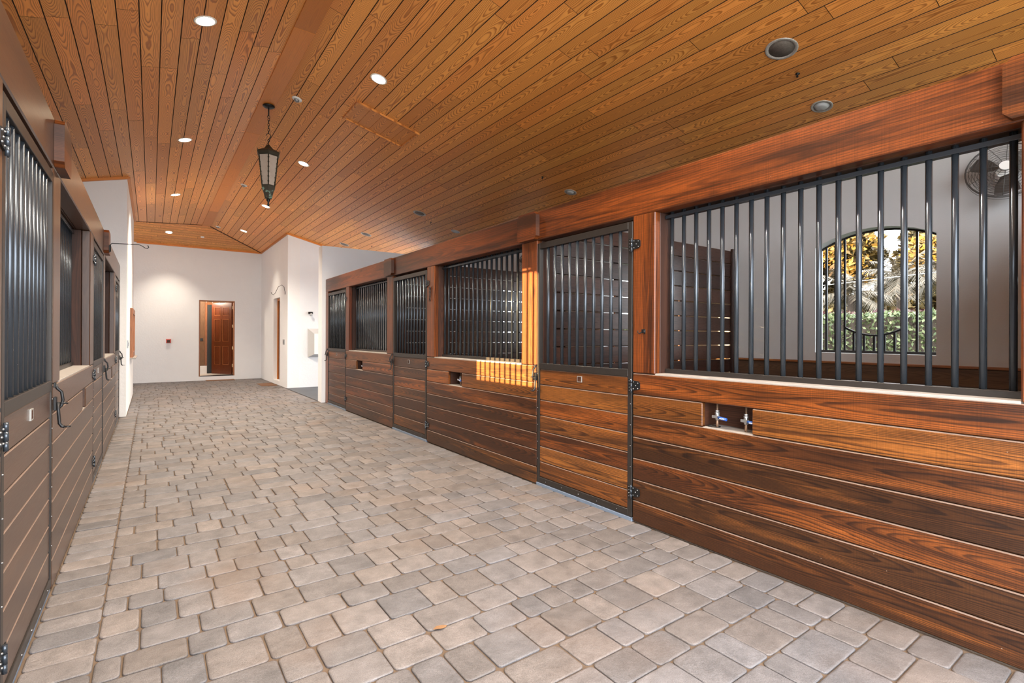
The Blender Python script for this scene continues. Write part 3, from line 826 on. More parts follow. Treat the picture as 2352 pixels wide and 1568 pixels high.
# partitions between stalls: spaced boards on dark end posts
def partition(side, y, i):
    root = thing('stall_partition', 'dark slatted board partition behind the %s stall front, %s' % (SIDE[side], ['closing off the near end', 'nearest the camera', 'second from the camera'][i]), 'partition', (Xs(side, 1.8), y, 0), 'partitions between the stalls')
    mb = MB()
    z = 0.02
    while z < 2.50:
        zt_ = min(z + 0.172, 2.575)
        sbox(mb, side, 0.215, 3.50, y-0.02, y+0.02, z, zt_, 0.003, 0); z += 0.1835
    obj('boards', mb, 'partition', root)
    for d in (1.22, 2.38):
        mb = MB(); sbox(mb, side, d, d+0.07, y+0.022, y+0.05, 0.012, 2.57, 0.003, 2); obj('batten', mb, 'partition', root)
    mb = MB(); sbox(mb, side, 3.42, 3.53, y-0.06, y-0.022, 0.012, 2.60, 0.003, 2); obj('end_post', mb, 'partition', root)
for side, ys in (('R', (0.37, 3.92, 7.45)), ('L', (0.37, 3.86, 7.44))):
    for i, y in enumerate(ys): partition(side, y, i)

# wainscot on the outer wall inside the right stalls
for i, (a, b) in enumerate(((0.40, 3.85), (3.99, 7.38), (7.52, 10.98))):
    root = thing('stall_wainscot', 'worn low board lining on the right outer wall, stall %s' % NEAR[i], 'board lining', (XO-0.03, (a+b)/2, 0), 'board linings of the right stalls')
    mb = MB()
    for k in range(6): mb.box((XO-0.045, a, 0.014 + k*0.182), (XO-0.002, b, 0.014 + (k+1)*0.182 - 0.004), 0.004, 1)
    obj('boards', mb, 'wainscot', root)
    mb = MB(); mb.box((XO-0.07, a, 1.104), (XO-0.002, b, 1.128), 0.003, 1); obj('ledge', mb, 'casing', root)

# ------------------------------------------------------------------ fittings in the board walls
def valve(y, z, i, label, side='R'):
    root = thing('water_valve', label, 'valve', (Xs(side, 0.06), y, PH*5+0.004), 'water valves in the wall recesses')
    x = Xs(side, 0.06); z0, z1 = PH*5+0.005, PH*6-0.001; zm = (z0+z1)/2 - 0.005
    mb = MB(); mb.tube([(x, y, z0), (x, y, z0+0.04), (x, y, z0+0.045), (x, y, z1)], [0.0085, 0.0085, 0.0065, 0.0065], 10); obj('pipe', mb, 'copper', root)
    mb = MB()
    for zz, r in ((zm-0.018, 0.012), (zm+0.022, 0.015), (zm+0.036, 0.013)): mb.lathe([(r, -0.004), (r, 0.004)], (x, y, zz), 'z', 6, smooth=False)
    mb.lathe([(0.0115, zm-0.026), (0.014, zm-0.012), (0.015, zm), (0.014, zm+0.012), (0.0115, zm+0.03)], (x, y, 0), 'z', 12)
    mb.tube([(x, y, zm), (x-0.03, y, zm)], 0.007, 8); mb.box((x-0.036, y-0.036, zm-0.009), (x-0.029, y+0.018, zm+0.009), 0.002)
    obj('valve_body', mb, 'galv', root)
    mb = MB(); mb.tube([(x-0.034, y-0.030, zm-0.002), (x-0.040, y-0.055, zm-0.004), (x-0.042, y-0.092, zm-0.007)], [0.009, 0.0105, 0.0095], 10)
    h = obj('handle', mb, 'blue', root)
    mb = MB(); mb.box((x-0.0535, y-0.082, zm-0.007), (x-0.051, y-0.048, zm-0.002), 0.0005); obj('white_mark', mb, 'plastic', h)
valve(1.945, 0.87, 0, 'water valve with blue handle, farther of the two in the near right recess')
valve(1.745, 0.87, 1, 'water valve with blue handle, nearer of the two in the near right recess')
valve(5.36, 0.87, 2, 'water valve in the small recess of the middle right stall wall')
valve(8.80, 0.87, 3, 'water valve in the small recess of the farthest right stall wall')
mb = MB(); mb.tube([(XR+0.055 + 0.028*math.cos(a), 1.985 + 0.045*math.sin(a)-0.02, PH*5+0.009) for a in [k*math.pi/9 for k in range(-3, 14)]], 0.0028, 6)
tag(obj('wire_loop', mb, 'iron'), 'thin black wire loop lying on the shelf of the near right recess', 'wire')

def wall_hook(y, z, label):
    mb = MB(); x = XR
    mb.box((x-0.006, y-0.018, z-0.01), (x-0.001, y+0.018, z+0.02), 0.002)
    for s in (-1, 1): mb.tube([(x-0.006, y + s*0.012, z), (x-0.020, y+s*0.026, z-0.014), (x-0.032, y+s*0.030, z-0.006), (x-0.034, y+s*0.028, z+0.010)], 0.004, 8)
    tag(obj('double_hook', mb, 'iron'), label, 'hook')
wall_hook(2.51, 1.44, 'small black double hook on the post beside the nearest right door')
mb = MB()
for dz in (0.0, -0.05, -0.1): mb.lathe([(0.022-0.004*abs(dz)*20, -0.004), (0.020-0.004*abs(dz)*20, 0.004)], (XR-0.012, 6.05, 2.03+dz), 'x', 12)
mb.tube([(XR-0.012, 6.05, 2.05), (XR-0.014, 6.05, 1.90)], 0.005, 8); mb.tube([(XR-0.014, 6.03, 1.86), (XR-0.02, 6.05, 1.90), (XR-0.014, 6.07, 1.86)], 0.004, 8)
tag(obj('halter_bracket', mb, 'iron'), 'ornate black iron bracket on the post by the middle right door', 'bracket')
# long bridle arm on the left
root = thing('bridle_arm', 'long thin black bar with hooked end reaching from the left stall beam', 'hook', (-0.39, 7.315, 2.34))
mb = MB(); mb.tube([(-0.380, 7.315, 2.345), (-0.380, 7.315, 2.42), (-0.37, 7.315, 2.44), (-0.12, 7.315, 2.452), (-0.09, 7.315, 2.44), (-0.062, 7.315, 2.418), (-0.04, 7.315, 2.416), (-0.028, 7.315, 2.432), (-0.034, 7.315, 2.448), (-0.046, 7.315, 2.446)], 0.0045, 8)
obj('arm', mb, 'iron', root)
mb = MB(); mb.box((-0.393, 7.30, 2.335), (-0.384, 7.33, 2.42), 0.003); obj('mount', mb, 'iron', root)

# ------------------------------------------------------------------ ceiling fittings
def onslope(side, x, y):
    """frame of the slope: origin, normal pointing down into the room"""
    if side == 'L': return Vector((x, y, zl(x))), Vector((0.25, 0, -1)).normalized()
    if side == 'R': return Vector((x, y, zr(x))), Vector((-0.25, 0, -1)).normalized()
    return Vector((x, y, 4.86 - 0.25*(y-15.45))), Vector((0, -0.25, -1)).normalized()
def lathe_at(mb, o, n, prof, seg=28):
    q = n.to_track_quat('Z', 'X'); b0 = len(mb.v)
    t = MB(); t.lathe(prof, (0, 0, 0), 'z', seg)
    for p in t.v: mb.v.append(tuple(o + q @ Vector(p)))
    for f, s in zip(t.f, t.sm): mb.face([b0+k for k in f], None, (0.5, 0.5, 0.5), 0, s)
proto = {}
def downlight(kind, side, x, y, r, label, power=None):
    o, n = onslope(side, x, y)
    root = thing('ceiling_light', label, 'ceiling light', o, 'recessed ceiling lights')
    q = n.to_track_quat('Z', 'X')
    key = (kind, side, r)
    if key not in proto:
        mb = MB(); lathe_at(mb, o, n, [(r, 0.0005), (r, 0.004), (r*0.95, 0.007), (r*0.80, 0.006), (r*0.78, -0.002)])
        tr = obj('trim_ring', mb, {'lit': 'plastic', 'off': 'rusty', 'big': 'rusty'}[kind], root)
        mb = MB()
        if kind == 'lit': lathe_at(mb, o, n, [(r*0.77, 0.003), (r*0.77, 0.0062), (r*0.5, 0.0066), (0.001, 0.007)])
        elif kind == 'off': lathe_at(mb, o, n, [(r*0.76, 0.0005), (r*0.62, 0.002), (r*0.56, 0.016), (r*0.40, 0.022), (0.001, 0.025)])
        else: lathe_at(mb, o, n, [(r*0.77, 0.001), (r*0.77, 0.003), (0.001, 0.0035)])
        le = obj('lens', mb, {'lit': 'lit', 'off': 'lens', 'big': 'baffle'}[kind], root)
        proto[key] = (o, tr, le)
    else:
        o0, tr, le = proto[key]
        for s in (tr, le):
            c = s.copy(); COL.objects.link(c); c.parent = root; c.location = s.location
    if power:
        ld = bpy.data.lights.new('downlight', 'SPOT'); ld.energy = power; ld.color = (1.0, 0.88, 0.72); ld.spot_size = math.radians(120 if y < 15 else 86); ld.spot_blend = 0.8; ld.shadow_soft_size = 0.05
        lo = bpy.data.objects.new('downlight', ld); COL.objects.link(lo); lo.parent = root; lo.location = n*0.04
PW = 290
ordn = ['nearest the camera', 'second from the camera', 'third from the camera', 'farthest away']
downlight('lit', 'L', 0.395, 1.97, 0.095, 'lit recessed light on the left ceiling slope above the camera', PW)
for i, y in enumerate((5.47, 8.97, 12.58)): downlight('lit', 'L', 0.395, y, 0.095, 'lit recessed light on the left ceiling slope, %s' % ordn[i], PW*(1, 1, 1.1)[i])
downlight('lit', 'F', 0.399, 17.50, 0.095, 'lit recessed light on the far cross slope above the back wall', PW*0.6)
downlight('lit', 'R', 2.103, 2.10, 0.095, 'lit recessed light on the right ceiling slope above the camera', PW)
for i, y in enumerate((5.60, 9.105, 12.6)): downlight('lit', 'R', 2.103, y, 0.095, 'lit recessed light on the right ceiling slope, %s' % ordn[i], PW*(1, 1, 1.1)[i])
downlight('lit', 'R', 2.10, 15.94, 0.095, 'lit recessed light on the right slope beside the far corner', PW*0.36)
for i, y in enumerate((2.20, 5.71, 9.25)): downlight('off', 'R', 5.13, y, 0.092, 'unlit round light low on the right slope near the stall beam, %s' % ordn[i])
for i, (x, y) in enumerate(((4.252, 2.136), (4.25, 9.10), (4.156, 11.85), (4.15, 13.5))): downlight('big', 'R', x, y, 0.125, 'large unlit round ceiling can midway up the right slope, %s' % ordn[i])
def small(name, side, x, y, prof, mat, label, cat, group):
    o, n = onslope(side, x, y); mb = MB(); lathe_at(mb, o, n, prof, 16); return tag(obj(name, mb, mat), label, cat, group)
for i, y in enumerate((6.99, 11.62, 16.5)):
    o, n = onslope('R', 1.53, y); root = thing('smoke_detector', 'small round smoke detector beside the ridge board, %s' % ordn[i], 'smoke detector', o, 'smoke detectors by the ridge')
    mb = MB(); lathe_at(mb, o, n, [(0.062, 0.0), (0.062, 0.008), (0.050, 0.014), (0.034, 0.016)]); obj('base', mb, 'plastic', root)
    mb = MB(); lathe_at(mb, o, n, [(0.034, 0.015), (0.030, 0.034), (0.016, 0.042), (0.001, 0.043)]); obj('cap', mb, 'greyplate', root)
for i, y in enumerate((2.17, 5.72, 9.31, 12.68)):
    small('sprinkler_head', 'R', 4.60, y, [(0.018, 0.0), (0.018, 0.003), (0.006, 0.006), (0.005, 0.026), (0.011, 0.028), (0.010, 0.031)], 'iron', 'tiny black nozzle poking from the right ceiling slope, %s' % ordn[i], 'nozzle', 'nozzles on the right slope')
o, n = onslope('F', 1.223, 17.564); mb = MB(); mb.box((o.x-0.045, o.y-0.04, o.z-0.035), (o.x+0.045, o.y+0.04, o.z+0.004), 0.006)
tag(obj('ceiling_sensor', mb, 'plastic'), 'small white square sensor on the far cross slope', 'sensor')

# attic hatch on the right slope
def slope_box(mb, x0, x1, y0, y1, d0, d1, g=1):
    """box lying on the right slope, d measured down from the boards"""
    t = (0.0, 0.8, 0.5); b0 = len(mb.v); ou = rnd.random()*30
    for d in (d0, d1):
        for x, y in ((x0, y0), (x1, y0), (x1, y1), (x0, y1)): mb.v.append((x, y, zr(x) - d))
    uv = lambda i: ((mb.v[i][g] + ou, 20 + (mb.v[i][1-g] - (x0+x1 if g else y0+y1)/2)))
    for f in ((0, 1, 2, 3), (7, 6, 5, 4), (0, 4, 5, 1), (1, 5, 6, 2), (2, 6, 7, 3), (3, 7, 4, 0)):
        ids = [b0+k for k in f]; mb.face(ids, [uv(k) for k in ids], t)
root = thing('ceiling_hatch', 'rectangular framed access hatch in the right ceiling slope near the lantern', 'hatch', (2.5, 6.57, zr(2.5)))
mb = MB()
for a in ((2.08, 2.93, 6.28, 6.31), (2.08, 2.93, 6.84, 6.87)): slope_box(mb, *a, -0.001, 0.024, 0)
for a in ((2.08, 2.11, 6.31, 6.84), (2.90, 2.93, 6.31, 6.84)): slope_box(mb, *a, -0.001, 0.024)
obj('hatch_frame', mb, 'pine', root)
mb = MB(); x = 2.112
while x < 2.88: slope_box(mb, x+0.002, min(x+0.155, 2.898), 6.312, 6.838, -0.001, 0.006); x += 0.157
obj('hatch_panel', mb, 'pine', root)

# ------------------------------------------------------------------ hanging lantern
LX, LY = 1.27, 7.43
root = thing('hanging_lantern', 'tall six-sided bronze lantern with frosted panes hanging on a chain from the ridge', 'lantern', (LX, LY, 3.13))
mb = MB(); mb.lathe([(0.075, 4.478), (0.075, 4.468), (0.055, 4.455), (0.012, 4.448)], (LX, LY, 0), 'z', 24); mb.tube([(LX, LY, 4.45), (LX, LY, 4.34)], 0.008, 8)
obj('canopy', mb, 'iron', root)
def link_pts(z, rot, w=0.013, h=0.024, n=14):
    P = []
    for k in range(n+1):
        a = 2*math.pi*k/n; q = w*math.cos(a); P.append((LX + q*math.cos(rot), LY + q*math.sin(rot), z + h*math.sin(a)))
    return P
mb = MB(); z = 4.33
mb.tube(link_pts(z, 0.3, 0.016, 0.018), 0.004, 6, caps=False); z -= 0.036
k = 0
while z > 4.10:
    mb.tube(link_pts(z, 1.2 if k % 2 else -0.4, 0.011, 0.022), 0.0035, 6, caps=False); z -= 0.034; k += 1
mb.tube([(LX-0.026, LY, 4.075), (LX-0.020, LY, 4.098), (LX, LY, 4.108), (LX+0.022, LY, 4.096), (LX+0.026, LY, 4.07), (LX+0.012, LY, 4.045), (LX, LY, 4.03)], 0.0045, 8)
mb.tube(link_pts(4.012, 0.4, 0.013, 0.015), 0.004, 6, caps=False)
mb.tube([(LX, LY, 3.998), (LX, LY, 3.955)], 0.005, 8)
obj('chain', mb, 'iron', root)
def hexring(r, z, a0=0.35): return [(LX + r*math.cos(a0 + k*math.pi/3), LY + r*math.sin(a0 + k*math.pi/3), z) for k in range(6)]
def hexloft(mb, levels, caps=True):
    rings = []
    for r, z in levels:
        ids = []
        for p in hexring(r, z): ids.append(len(mb.v)); mb.v.append(p)
        rings.append(ids)
    for i in range(len(rings)-1):
        for k in range(6):
            k2 = (k+1) % 6; A, B = rings[i], rings[i+1]; mb.face([A[k], A[k2], B[k2], B[k]])
    if caps: mb.face(rings[0][::-1]); mb.face(rings[-1])
mb = MB(); hexloft(mb, [(0.142, 3.805), (0.156, 3.835), (0.152, 3.850), (0.060, 3.90), (0.030, 3.935), (0.010, 3.960)])
for p in hexring(0.148, 3.845): mb.tube([p, (p[0], p[1], p[2]+0.03)], [0.006, 0.002], 6)
obj('roof', mb, 'patina', root)
mb = MB(); hexloft(mb, [(0.082, 3.405), (0.128, 3.805)], False)
obj('glass_panes', mb, 'lglass', root)
mb = MB()
for a, b in zip(hexring(0.086, 3.395), hexring(0.132, 3.812)): mb.tube([a, b], 0.0075, 6)
for r, z in ((0.086, 3.402), (0.131, 3.800)):
    R_ = hexring(r, z)
    for k in range(6): mb.tube([R_[k], R_[(k+1) % 6]], 0.007, 6)
for k in range(6):
    a, b = hexring(0.086, 3.42)[k], hexring(0.130, 3.79)[k]
    for s in range(6):
        t_ = (s+0.5)/6; q = Vector(a).lerp(Vector(b), t_); mb.lathe([(0.011, -0.008), (0.011, 0.008)], q, 'z', 6)
obj('cage', mb, 'patina', root)
mb = MB(); hexloft(mb, [(0.045, 3.235), (0.052, 3.25), (0.060, 3.29), (0.078, 3.35), (0.092, 3.375), (0.090, 3.400)])
obj('base_cup', mb, 'spots', root)
mb = MB(); mb.lathe([(0.004, 3.135), (0.014, 3.142), (0.012, 3.165), (0.010, 3.19), (0.024, 3.21), (0.022, 3.225), (0.012, 3.238)], (LX, LY, 0), 'z', 14)
obj('finial', mb, 'iron', root)

# ------------------------------------------------------------------ far room
# doorway with open door
root = bpy.data.objects.new('door_1', None); COL.objects.link(root); root.location = (1.69, YB+0.1, DZ0); root['kind'] = 'structure'
mb = MB(); j = 0.035
mb.box((DX0, YB+0.004, DZ0), (DX0+j, YB+0.19, DZ1), 0.003, 2); mb.box((DX1-j, YB+0.004, DZ0), (DX1, YB+0.19, DZ1), 0.003, 2); mb.box((DX0+j, YB+0.004, DZ1-j), (DX1-j, YB+0.19, DZ1), 0.003, 0)
obj('door_frame', mb, 'casing', root)
mb = MB(); mb.box((DX0+j, YB+0.002, DZ0), (DX1-j, YB+0.19, DZ0+0.018), 0.002); obj('threshold', mb, 'iron', root)
# leaf, hinged on the right and turned into the room behind
hx, hy = DX1 - j - 0.004, YB + 0.20; LW, LH, LT = 0.86, DZ1 - DZ0 - j - 0.03, 0.04
ang = math.radians(125)   # direction of the leaf from the hinge, seen from above
ux, uy = math.cos(ang), math.sin(ang)
ang2 = ang
def leafbox(mb, a0, a1, z0, z1, t0, t1, g=2):
    t = mb.rt(); b0 = len(mb.v); nx, ny = -uy, ux
    ou = rnd.random()*20
    for a, tt, z in [(a, tt, z) for z in (z0, z1) for a, tt in ((a0, t0), (a1, t0), (a1, t1), (a0, t1))]:
        mb.v.append((hx + ux*a + nx*tt, hy + uy*a + ny*tt, z))
    loc = [(a0, z0), (a1, z0), (a1, z0), (a0, z0), (a0, z1), (a1, z1), (a1, z1), (a0, z1)]
    for f in ((3, 2, 1, 0), (4, 5, 6, 7), (0, 1, 5, 4), (1, 2, 6, 5), (2, 3, 7, 6), (3, 0, 4, 7)):
        mb.face([b0+k for k in f], [(loc[k][1]+ou, loc[k][0]+ou) for k in f], t)
zb = DZ0 + 0.03
mb = MB()
st = 0.12
rows = [(0.30, 0.90), (1.05, 1.78), (1.90, 2.17)]
leafbox(mb, 0, st, zb, zb+LH, 0, LT); leafbox(mb, LW-st, LW, zb, zb+LH, 0, LT); leafbox(mb, LW/2-0.05, LW/2+0.05, zb, zb+LH, 0, LT)
zz = [0] + [v for r_ in rows for v in r_] + [LH]
for k in range(0, len(zz), 2):
    for a, b in ((st, LW/2-0.05), (LW/2+0.05, LW-st)): leafbox(mb, a, b, zb+zz[k], zb+zz[k+1], 0, LT)
for a, b in ((st, LW/2-0.05), (LW/2+0.05, LW-st)):
    for r0, r1 in rows:
        leafbox(mb, a, b, zb+r0, zb+r1, 0.012, LT-0.012); leafbox(mb, a+0.035, b-0.035, zb+r0+0.035, zb+r1-0.035, 0.003, LT-0.003)
leaf = obj('door_leaf', mb, 'doorwood', root)
mb = MB()
for a, b in ((st, LW/2-0.05), (LW/2+0.05, LW-st)):
    for r0, r1 in rows:
        for (p, q, r_, s_) in ((a, a+0.014, r0, r1), (b-0.014, b, r0, r1), (a+0.014, b-0.014, r0, r0+0.014), (a+0.014, b-0.014, r1-0.014, r1)): leafbox(mb, p, q, zb+r_, zb+s_, -0.005, LT+0.005)
obj('panel_moulding', mb, 'casing', leaf)
mb = MB(); mb.lathe([(0.022, -0.02), (0.030, 0.0), (0.022, 0.02)], (hx + ux*(LW-0.06) + uy*0.045, hy + uy*(LW-0.06) - ux*0.045, zb+0.98), 'y', 14)
obj('door_knob', mb, 'brass', leaf)
mb = MB()
for z in (0.28, 0.85, 1.55, 2.15): mb.box((hx-0.012, YB+0.188, zb+z-0.05), (hx+0.006, YB+0.206, zb+z+0.05), 0.002)
obj('door_hinge', mb, 'brass', leaf)
# room behind the door
mb = MB()
for k in range(17): mb.box((0.2+k*0.19, YB+1.75, 0.10), (0.2+(k+1)*0.19-0.004, YB+1.78, 3.0), 0.004, 2)
mb.box((0.15, YB+0.2, 0.1), (0.18, YB+1.78, 3.0)); mb.box((3.3, YB+0.2, 0.1), (3.33, YB+1.78, 3.0)); mb.box((0.15, YB+0.2, 2.9), (3.33, YB+1.78, 2.94))
struct('wall_back_room', mb, 'panelling')
mb = MB(); mb.box((0.15, YB+0.2, 0.0), (3.33, YB+1.8, 0.105)); struct('floor_back_room', mb, 'white_trim')
mb = MB(); mb.box((0.25, YB+1.73, 0.105), (1.55, YB+1.748, 0.37), 0.004); struct('baseboard_back', mb, 'white_trim')
root = bpy.data.objects.new('door_2', None); COL.objects.link(root); root.location = (1.85, YB+1.73, 0.105); root['kind'] = 'structure'
mb = MB(); mb.box((1.555, YB+1.735, 0.106), (2.42, YB+1.748, 2.45)); obj('opening', mb, 'black', root)  # black sheet painted in for the unlit depth of the doorway
mb = MB(); mb.box((1.49, YB+1.72, 0.37), (1.555, YB+1.748, 2.53), 0.004); mb.box((1.555, YB+1.72, 2.45), (2.42, YB+1.748, 2.53), 0.004); obj('door_frame', mb, 'casing', root)
mb = MB(); mb.box((1.34, YB+1.725, 1.22), (1.43, YB+1.747, 1.31), 0.004); tag(obj('wall_switch', mb, 'black'), 'dark square switch plate on the brown panelling seen through the open door', 'switch')
ld = bpy.data.lights.new('room_fill', 'POINT'); ld.energy = 60; ld.color = (1, 0.86, 0.7); ld.shadow_soft_size = 0.15  # added lamp, out of view, to brighten the panelling
lt_ = thing('back_room_fill', 'added round lamp brightening the panelled room behind the open door', 'ceiling light', (1.1, YB+0.8, 2.88))
mb = MB(); mb.lathe([(0.06, 2.83), (0.12, 2.85), (0.14, 2.899)], (1.1, YB+0.8, 0), 'z', 20); obj('shade', mb, 'plastic', lt_)
lo = bpy.data.objects.new('room_fill', ld); COL.objects.link(lo); lo.parent = lt_; lo.location = (0, 0, -0.25)

# recessed side door on the right
root = bpy.data.objects.new('door_3', None); COL.objects.link(root); root.location = (3.2, 15.9, RZ0); root['kind'] = 'structure'
mb = MB(); mb.box((3.05, RY0+0.002, RZ0+0.001), (3.12, RY0+0.06, RZ1-0.002), 0.003, 2); mb.box((3.05, RY1-0.06, RZ0+0.001), (3.12, RY1-0.002, RZ1-0.002), 0.003, 2); mb.box((3.05, RY0+0.06, RZ1-0.06), (3.12, RY1-0.06, RZ1-0.002), 0.003, 1)
obj('door_frame', mb, 'orange_trim', root)
mb = MB(); mb.box((3.08, RY0+0.06, RZ0+0.001), (3.12, RY1-0.06, RZ1-0.06), 0.002, 2)
for z in (0.35, 0.95, 1.6):
    mb.box((3.072, RY0+0.18, z), (3.082, RY1-0.18, z+0.5), 0.004, 2)
obj('door_leaf', mb, 'doorwood', root)

def wall_plate(p0, p1, mat, name, label, cat, extra=None):
    root = thing(name, label, cat, ((p0[0]+p1[0])/2, (p0[1]+p1[1])/2, min(p0[2], p1[2])))
    mb = MB(); mb.box(p0, p1, 0.004); obj('body', mb, mat, root)
    if extra: mb = MB(); mb.box(extra[0], extra[1], 0.002); obj(extra[3], mb, extra[2], root)
    return root
wall_plate((0.36, YB-0.05, 1.17), (0.485, YB-0.001, 1.29), 'red', 'fire_alarm', 'small red fire alarm pull box on the white back wall', 'fire alarm', ((0.385, YB-0.056, 1.185), (0.46, YB-0.049, 1.265), 'jamb', 'pull_handle'))
wall_plate((2.935, 14.80, 1.16), (2.949, 14.97, 1.30), 'greyplate', 'light_switch', 'grey metal switch plate beside the narrow recessed door', 'switch', ((2.928, 14.83, 1.20), (2.936, 14.86, 1.26), 'bolt', 'toggle'))
wall_plate((-0.349, 11.27, 1.17), (-0.335, 11.42, 1.31), 'greyplate', 'light_switch', 'grey metal switch plate on the left white wall beside the last stall', 'switch', ((-0.336, 11.33, 1.21), (-0.328, 11.36, 1.27), 'bolt', 'toggle'))
root = thing('saddle_hook', 'thin black S-shaped hook on the white wall above the recessed door', 'hook', (2.94, 14.9, 2.5))
mb = MB(); mb.tube([(2.945, 14.75, 2.58), (2.92, 14.75, 2.72), (2.87, 14.78, 2.775), (2.79, 14.82, 2.72), (2.72, 14.86, 2.55), (2.68, 14.88, 2.505), (2.64, 14.89, 2.53), (2.63, 14.90, 2.57)], 0.006, 8); obj('hook_rod', mb, 'iron', root)
mb = MB(); mb.box((2.940, 14.73, 2.52), (2.949, 14.77, 2.60), 0.002); obj('mount', mb, 'iron', root)
# framed shuttered window on the left wall
root = bpy.data.objects.new('window_4', None); COL.objects.link(root); root.location = (-0.33, 13.5, 0.93); root['kind'] = 'structure'
a, b, z0, z1 = 12.75, 14.20, 0.95, 1.95; x0, x1 = -0.349, -0.300
mb = MB(); f = 0.11
mb.box((x0, a, z0), (x1, a+f, z1), 0.004, 2); mb.box((x0, b-f, z0), (x1, b, z1), 0.004, 2); mb.box((x0, a+f, z1-f), (x1, b-f, z1), 0.004, 1); mb.box((x0, a+f, z0), (x1, b-f, z0+f), 0.004, 1)
obj('window_frame', mb, 'casing', root)
mb = MB(); mb.box((x0, a+f, z0+f), (x0+0.012, b-f, z1-f), 0, 2); mb.box((x0, (a+b)/2-0.03, z0+f), (x1-0.01, (a+b)/2+0.03, z1-f), 0.003, 2); obj('shutter', mb, 'casing', root)
mb = MB(); mb.box((x0, a-0.06, z0-0.03), (-0.255, b+0.06, z0), 0.004, 1); obj('window_sill', mb, 'sill', root)
# passage: mat, wall lamp, white panel
mb = MB(); mb.box((2.92, 11.29, -0.004), (XO+0.3, 14.42, 0.014), 0.006); tag(obj('rubber_mat', mb, 'rubber'), 'dark blue-grey rubber matting on the floor of the side passage', 'mat')
mb = MB(); mb.box((1.38, 18.06, 0.0), (2.16, YB-0.01, 0.014), 0.004); tag(obj('door_mat', mb, 'mat'), 'brown doormat below the open back door', 'mat')
mb = MB(); mb.box((2.50, 15.45, 0.0), (2.90, 16.30, 0.014), 0.004); tag(obj('door_mat', mb, 'mat'), 'brown doormat before the narrow recessed door', 'mat')
root = thing('wall_lamp', 'small black sconce on the white passage wall', 'wall lamp', (3.527, 14.36, 1.97))
mb = MB(); mb.box((3.47, 14.395, 2.0), (3.585, 14.428, 2.055), 0.004); mb.tube([(3.527, 14.40, 2.03), (3.527, 14.35, 2.02)], 0.012, 8); obj('bracket', mb, 'iron', root)
mb = MB(); mb.lathe([(0.016, 1.935), (0.034, 1.95), (0.036, 1.985), (0.022, 2.015)], (3.527, 14.35, 0), 'z', 14); obj('bulb_cover', mb, 'lens', root)
root = thing('hose_box', 'white square box with a broad slanted grey rim on the passage wall', 'wall box', (3.95, 14.35, 0.80))
mb = MB(); x0, x1, z0, z1, w, y1_, y0_ = 3.46, 4.5, 0.82, 1.60, 0.14, 14.428, 14.30
mb.v += [(x0, y1_, z0), (x1, y1_, z0), (x1, y1_, z1), (x0, y1_, z1), (x0+w, y0_, z0+w*0.6), (x1-w, y0_, z0+w*0.6), (x1-w, y0_, z1-w), (x0+w, y0_, z1-w)]
for f in ((0, 1, 5, 4), (1, 2, 6, 5), (2, 3, 7, 6), (3, 0, 4, 7)): mb.face(list(f))
mb.face([3, 2, 1, 0]); obj('bevelled_frame', mb, 'grey_wall', root)
mb = MB(); mb.box((x0+w, y0_-0.004, z0+w*0.6), (x1-w, y0_+0.002, z1-w), 0.001); obj('front_panel', mb, 'white_trim', root)

# fans on the outer wall
def fan(y, z, label):
    root = thing('wall_fan', label, 'fan', (XO-0.25, y, z-0.31), 'wire cage fans in the right stalls')
    cx = XO - 0.22; R_ = 0.27
    tilt = Matrix.Rotation(math.radians(18), 3, 'Y') @ Matrix.Rotation(math.radians(14), 3, 'Z')
    cen = Vector((cx, y, z))
    def tr(p): return tuple(cen + tilt @ Vector(p))
    mb = MB()
    for s, h in ((1, 0.02), (-1, 0.075)):
        for r in [0.05 + 0.022*k for k in range(11)]:
            xx = -s*(h + 0.06*(1 - (r/R_)**2)) if s > 0 else (h*0.6 + 0.03*(1 - (r/R_)**2))
            mb.tube([tr((xx, r*math.cos(a), r*math.sin(a))) for a in [k*math.pi/14 for k in range(29)]], 0.0018, 4, caps=False)
    for k in range(12):
        a = k*math.pi/6
        mb.tube([tr((-(0.02 + 0.06*(1-(r/R_)**2)), r*math.cos(a), r*math.sin(a))) for r in (0.05, 0.12, 0.2, 0.27)], 0.0022, 4)
    mb.tube([tr((0.0, R_*math.cos(a), R_*math.sin(a))) for a in [k*math.pi/18 for k in range(37)]], 0.007, 6, caps=False)
    obj('wire_cage', mb, 'fan', root)
    mb = MB()
    for k in range(3):
        a = k*2*math.pi/3 + 0.4
        pts = []
        for r, wd in ((0.05, 0.03), (0.14, 0.075), (0.22, 0.085), (0.24, 0.05)):
            for s in (-1, 1):
                pts.append((s*0.018, r*math.cos(a) - s*wd*math.sin(a), r*math.sin(a) + s*wd*math.cos(a)))
        b0 = len(mb.v); mb.v += [tr(p) for p in pts]; nv = len(pts)
        mb.v += [tr((p[0]+0.004, p[1], p[2])) for p in pts]
        for q in range(3):
            mb.face([b0+2*q, b0+2*q+1, b0+2*q+3, b0+2*q+2]); mb.face([b0+nv+2*q, b0+nv+2*q+2, b0+nv+2*q+3, b0+nv+2*q+1])
    obj('blades', mb, 'fan', root)
    mb = MB(); mb.tube([tr((0.02, 0, 0)), tr((0.14, 0, 0))], 0.06, 16); mb.tube([tr((-0.085, 0, 0)), tr((-0.06, 0, 0))], 0.045, 16)
    obj('motor', mb, 'plastic', root)
    mb = MB(); mb.tube([tr((0.10, 0, 0)), (XO-0.02, y, z-0.02)], 0.014, 8); mb.box((XO-0.02, y-0.05, z-0.09), (XO-0.001, y+0.05, z+0.05), 0.004); obj('bracket', mb, 'iron', root)
fan(1.16, 2.93, 'round wire cage fan high on the grey wall of the nearest right stall')
fan(8.30, 2.93, 'round wire cage fan high on the outer wall of the farthest right stall')

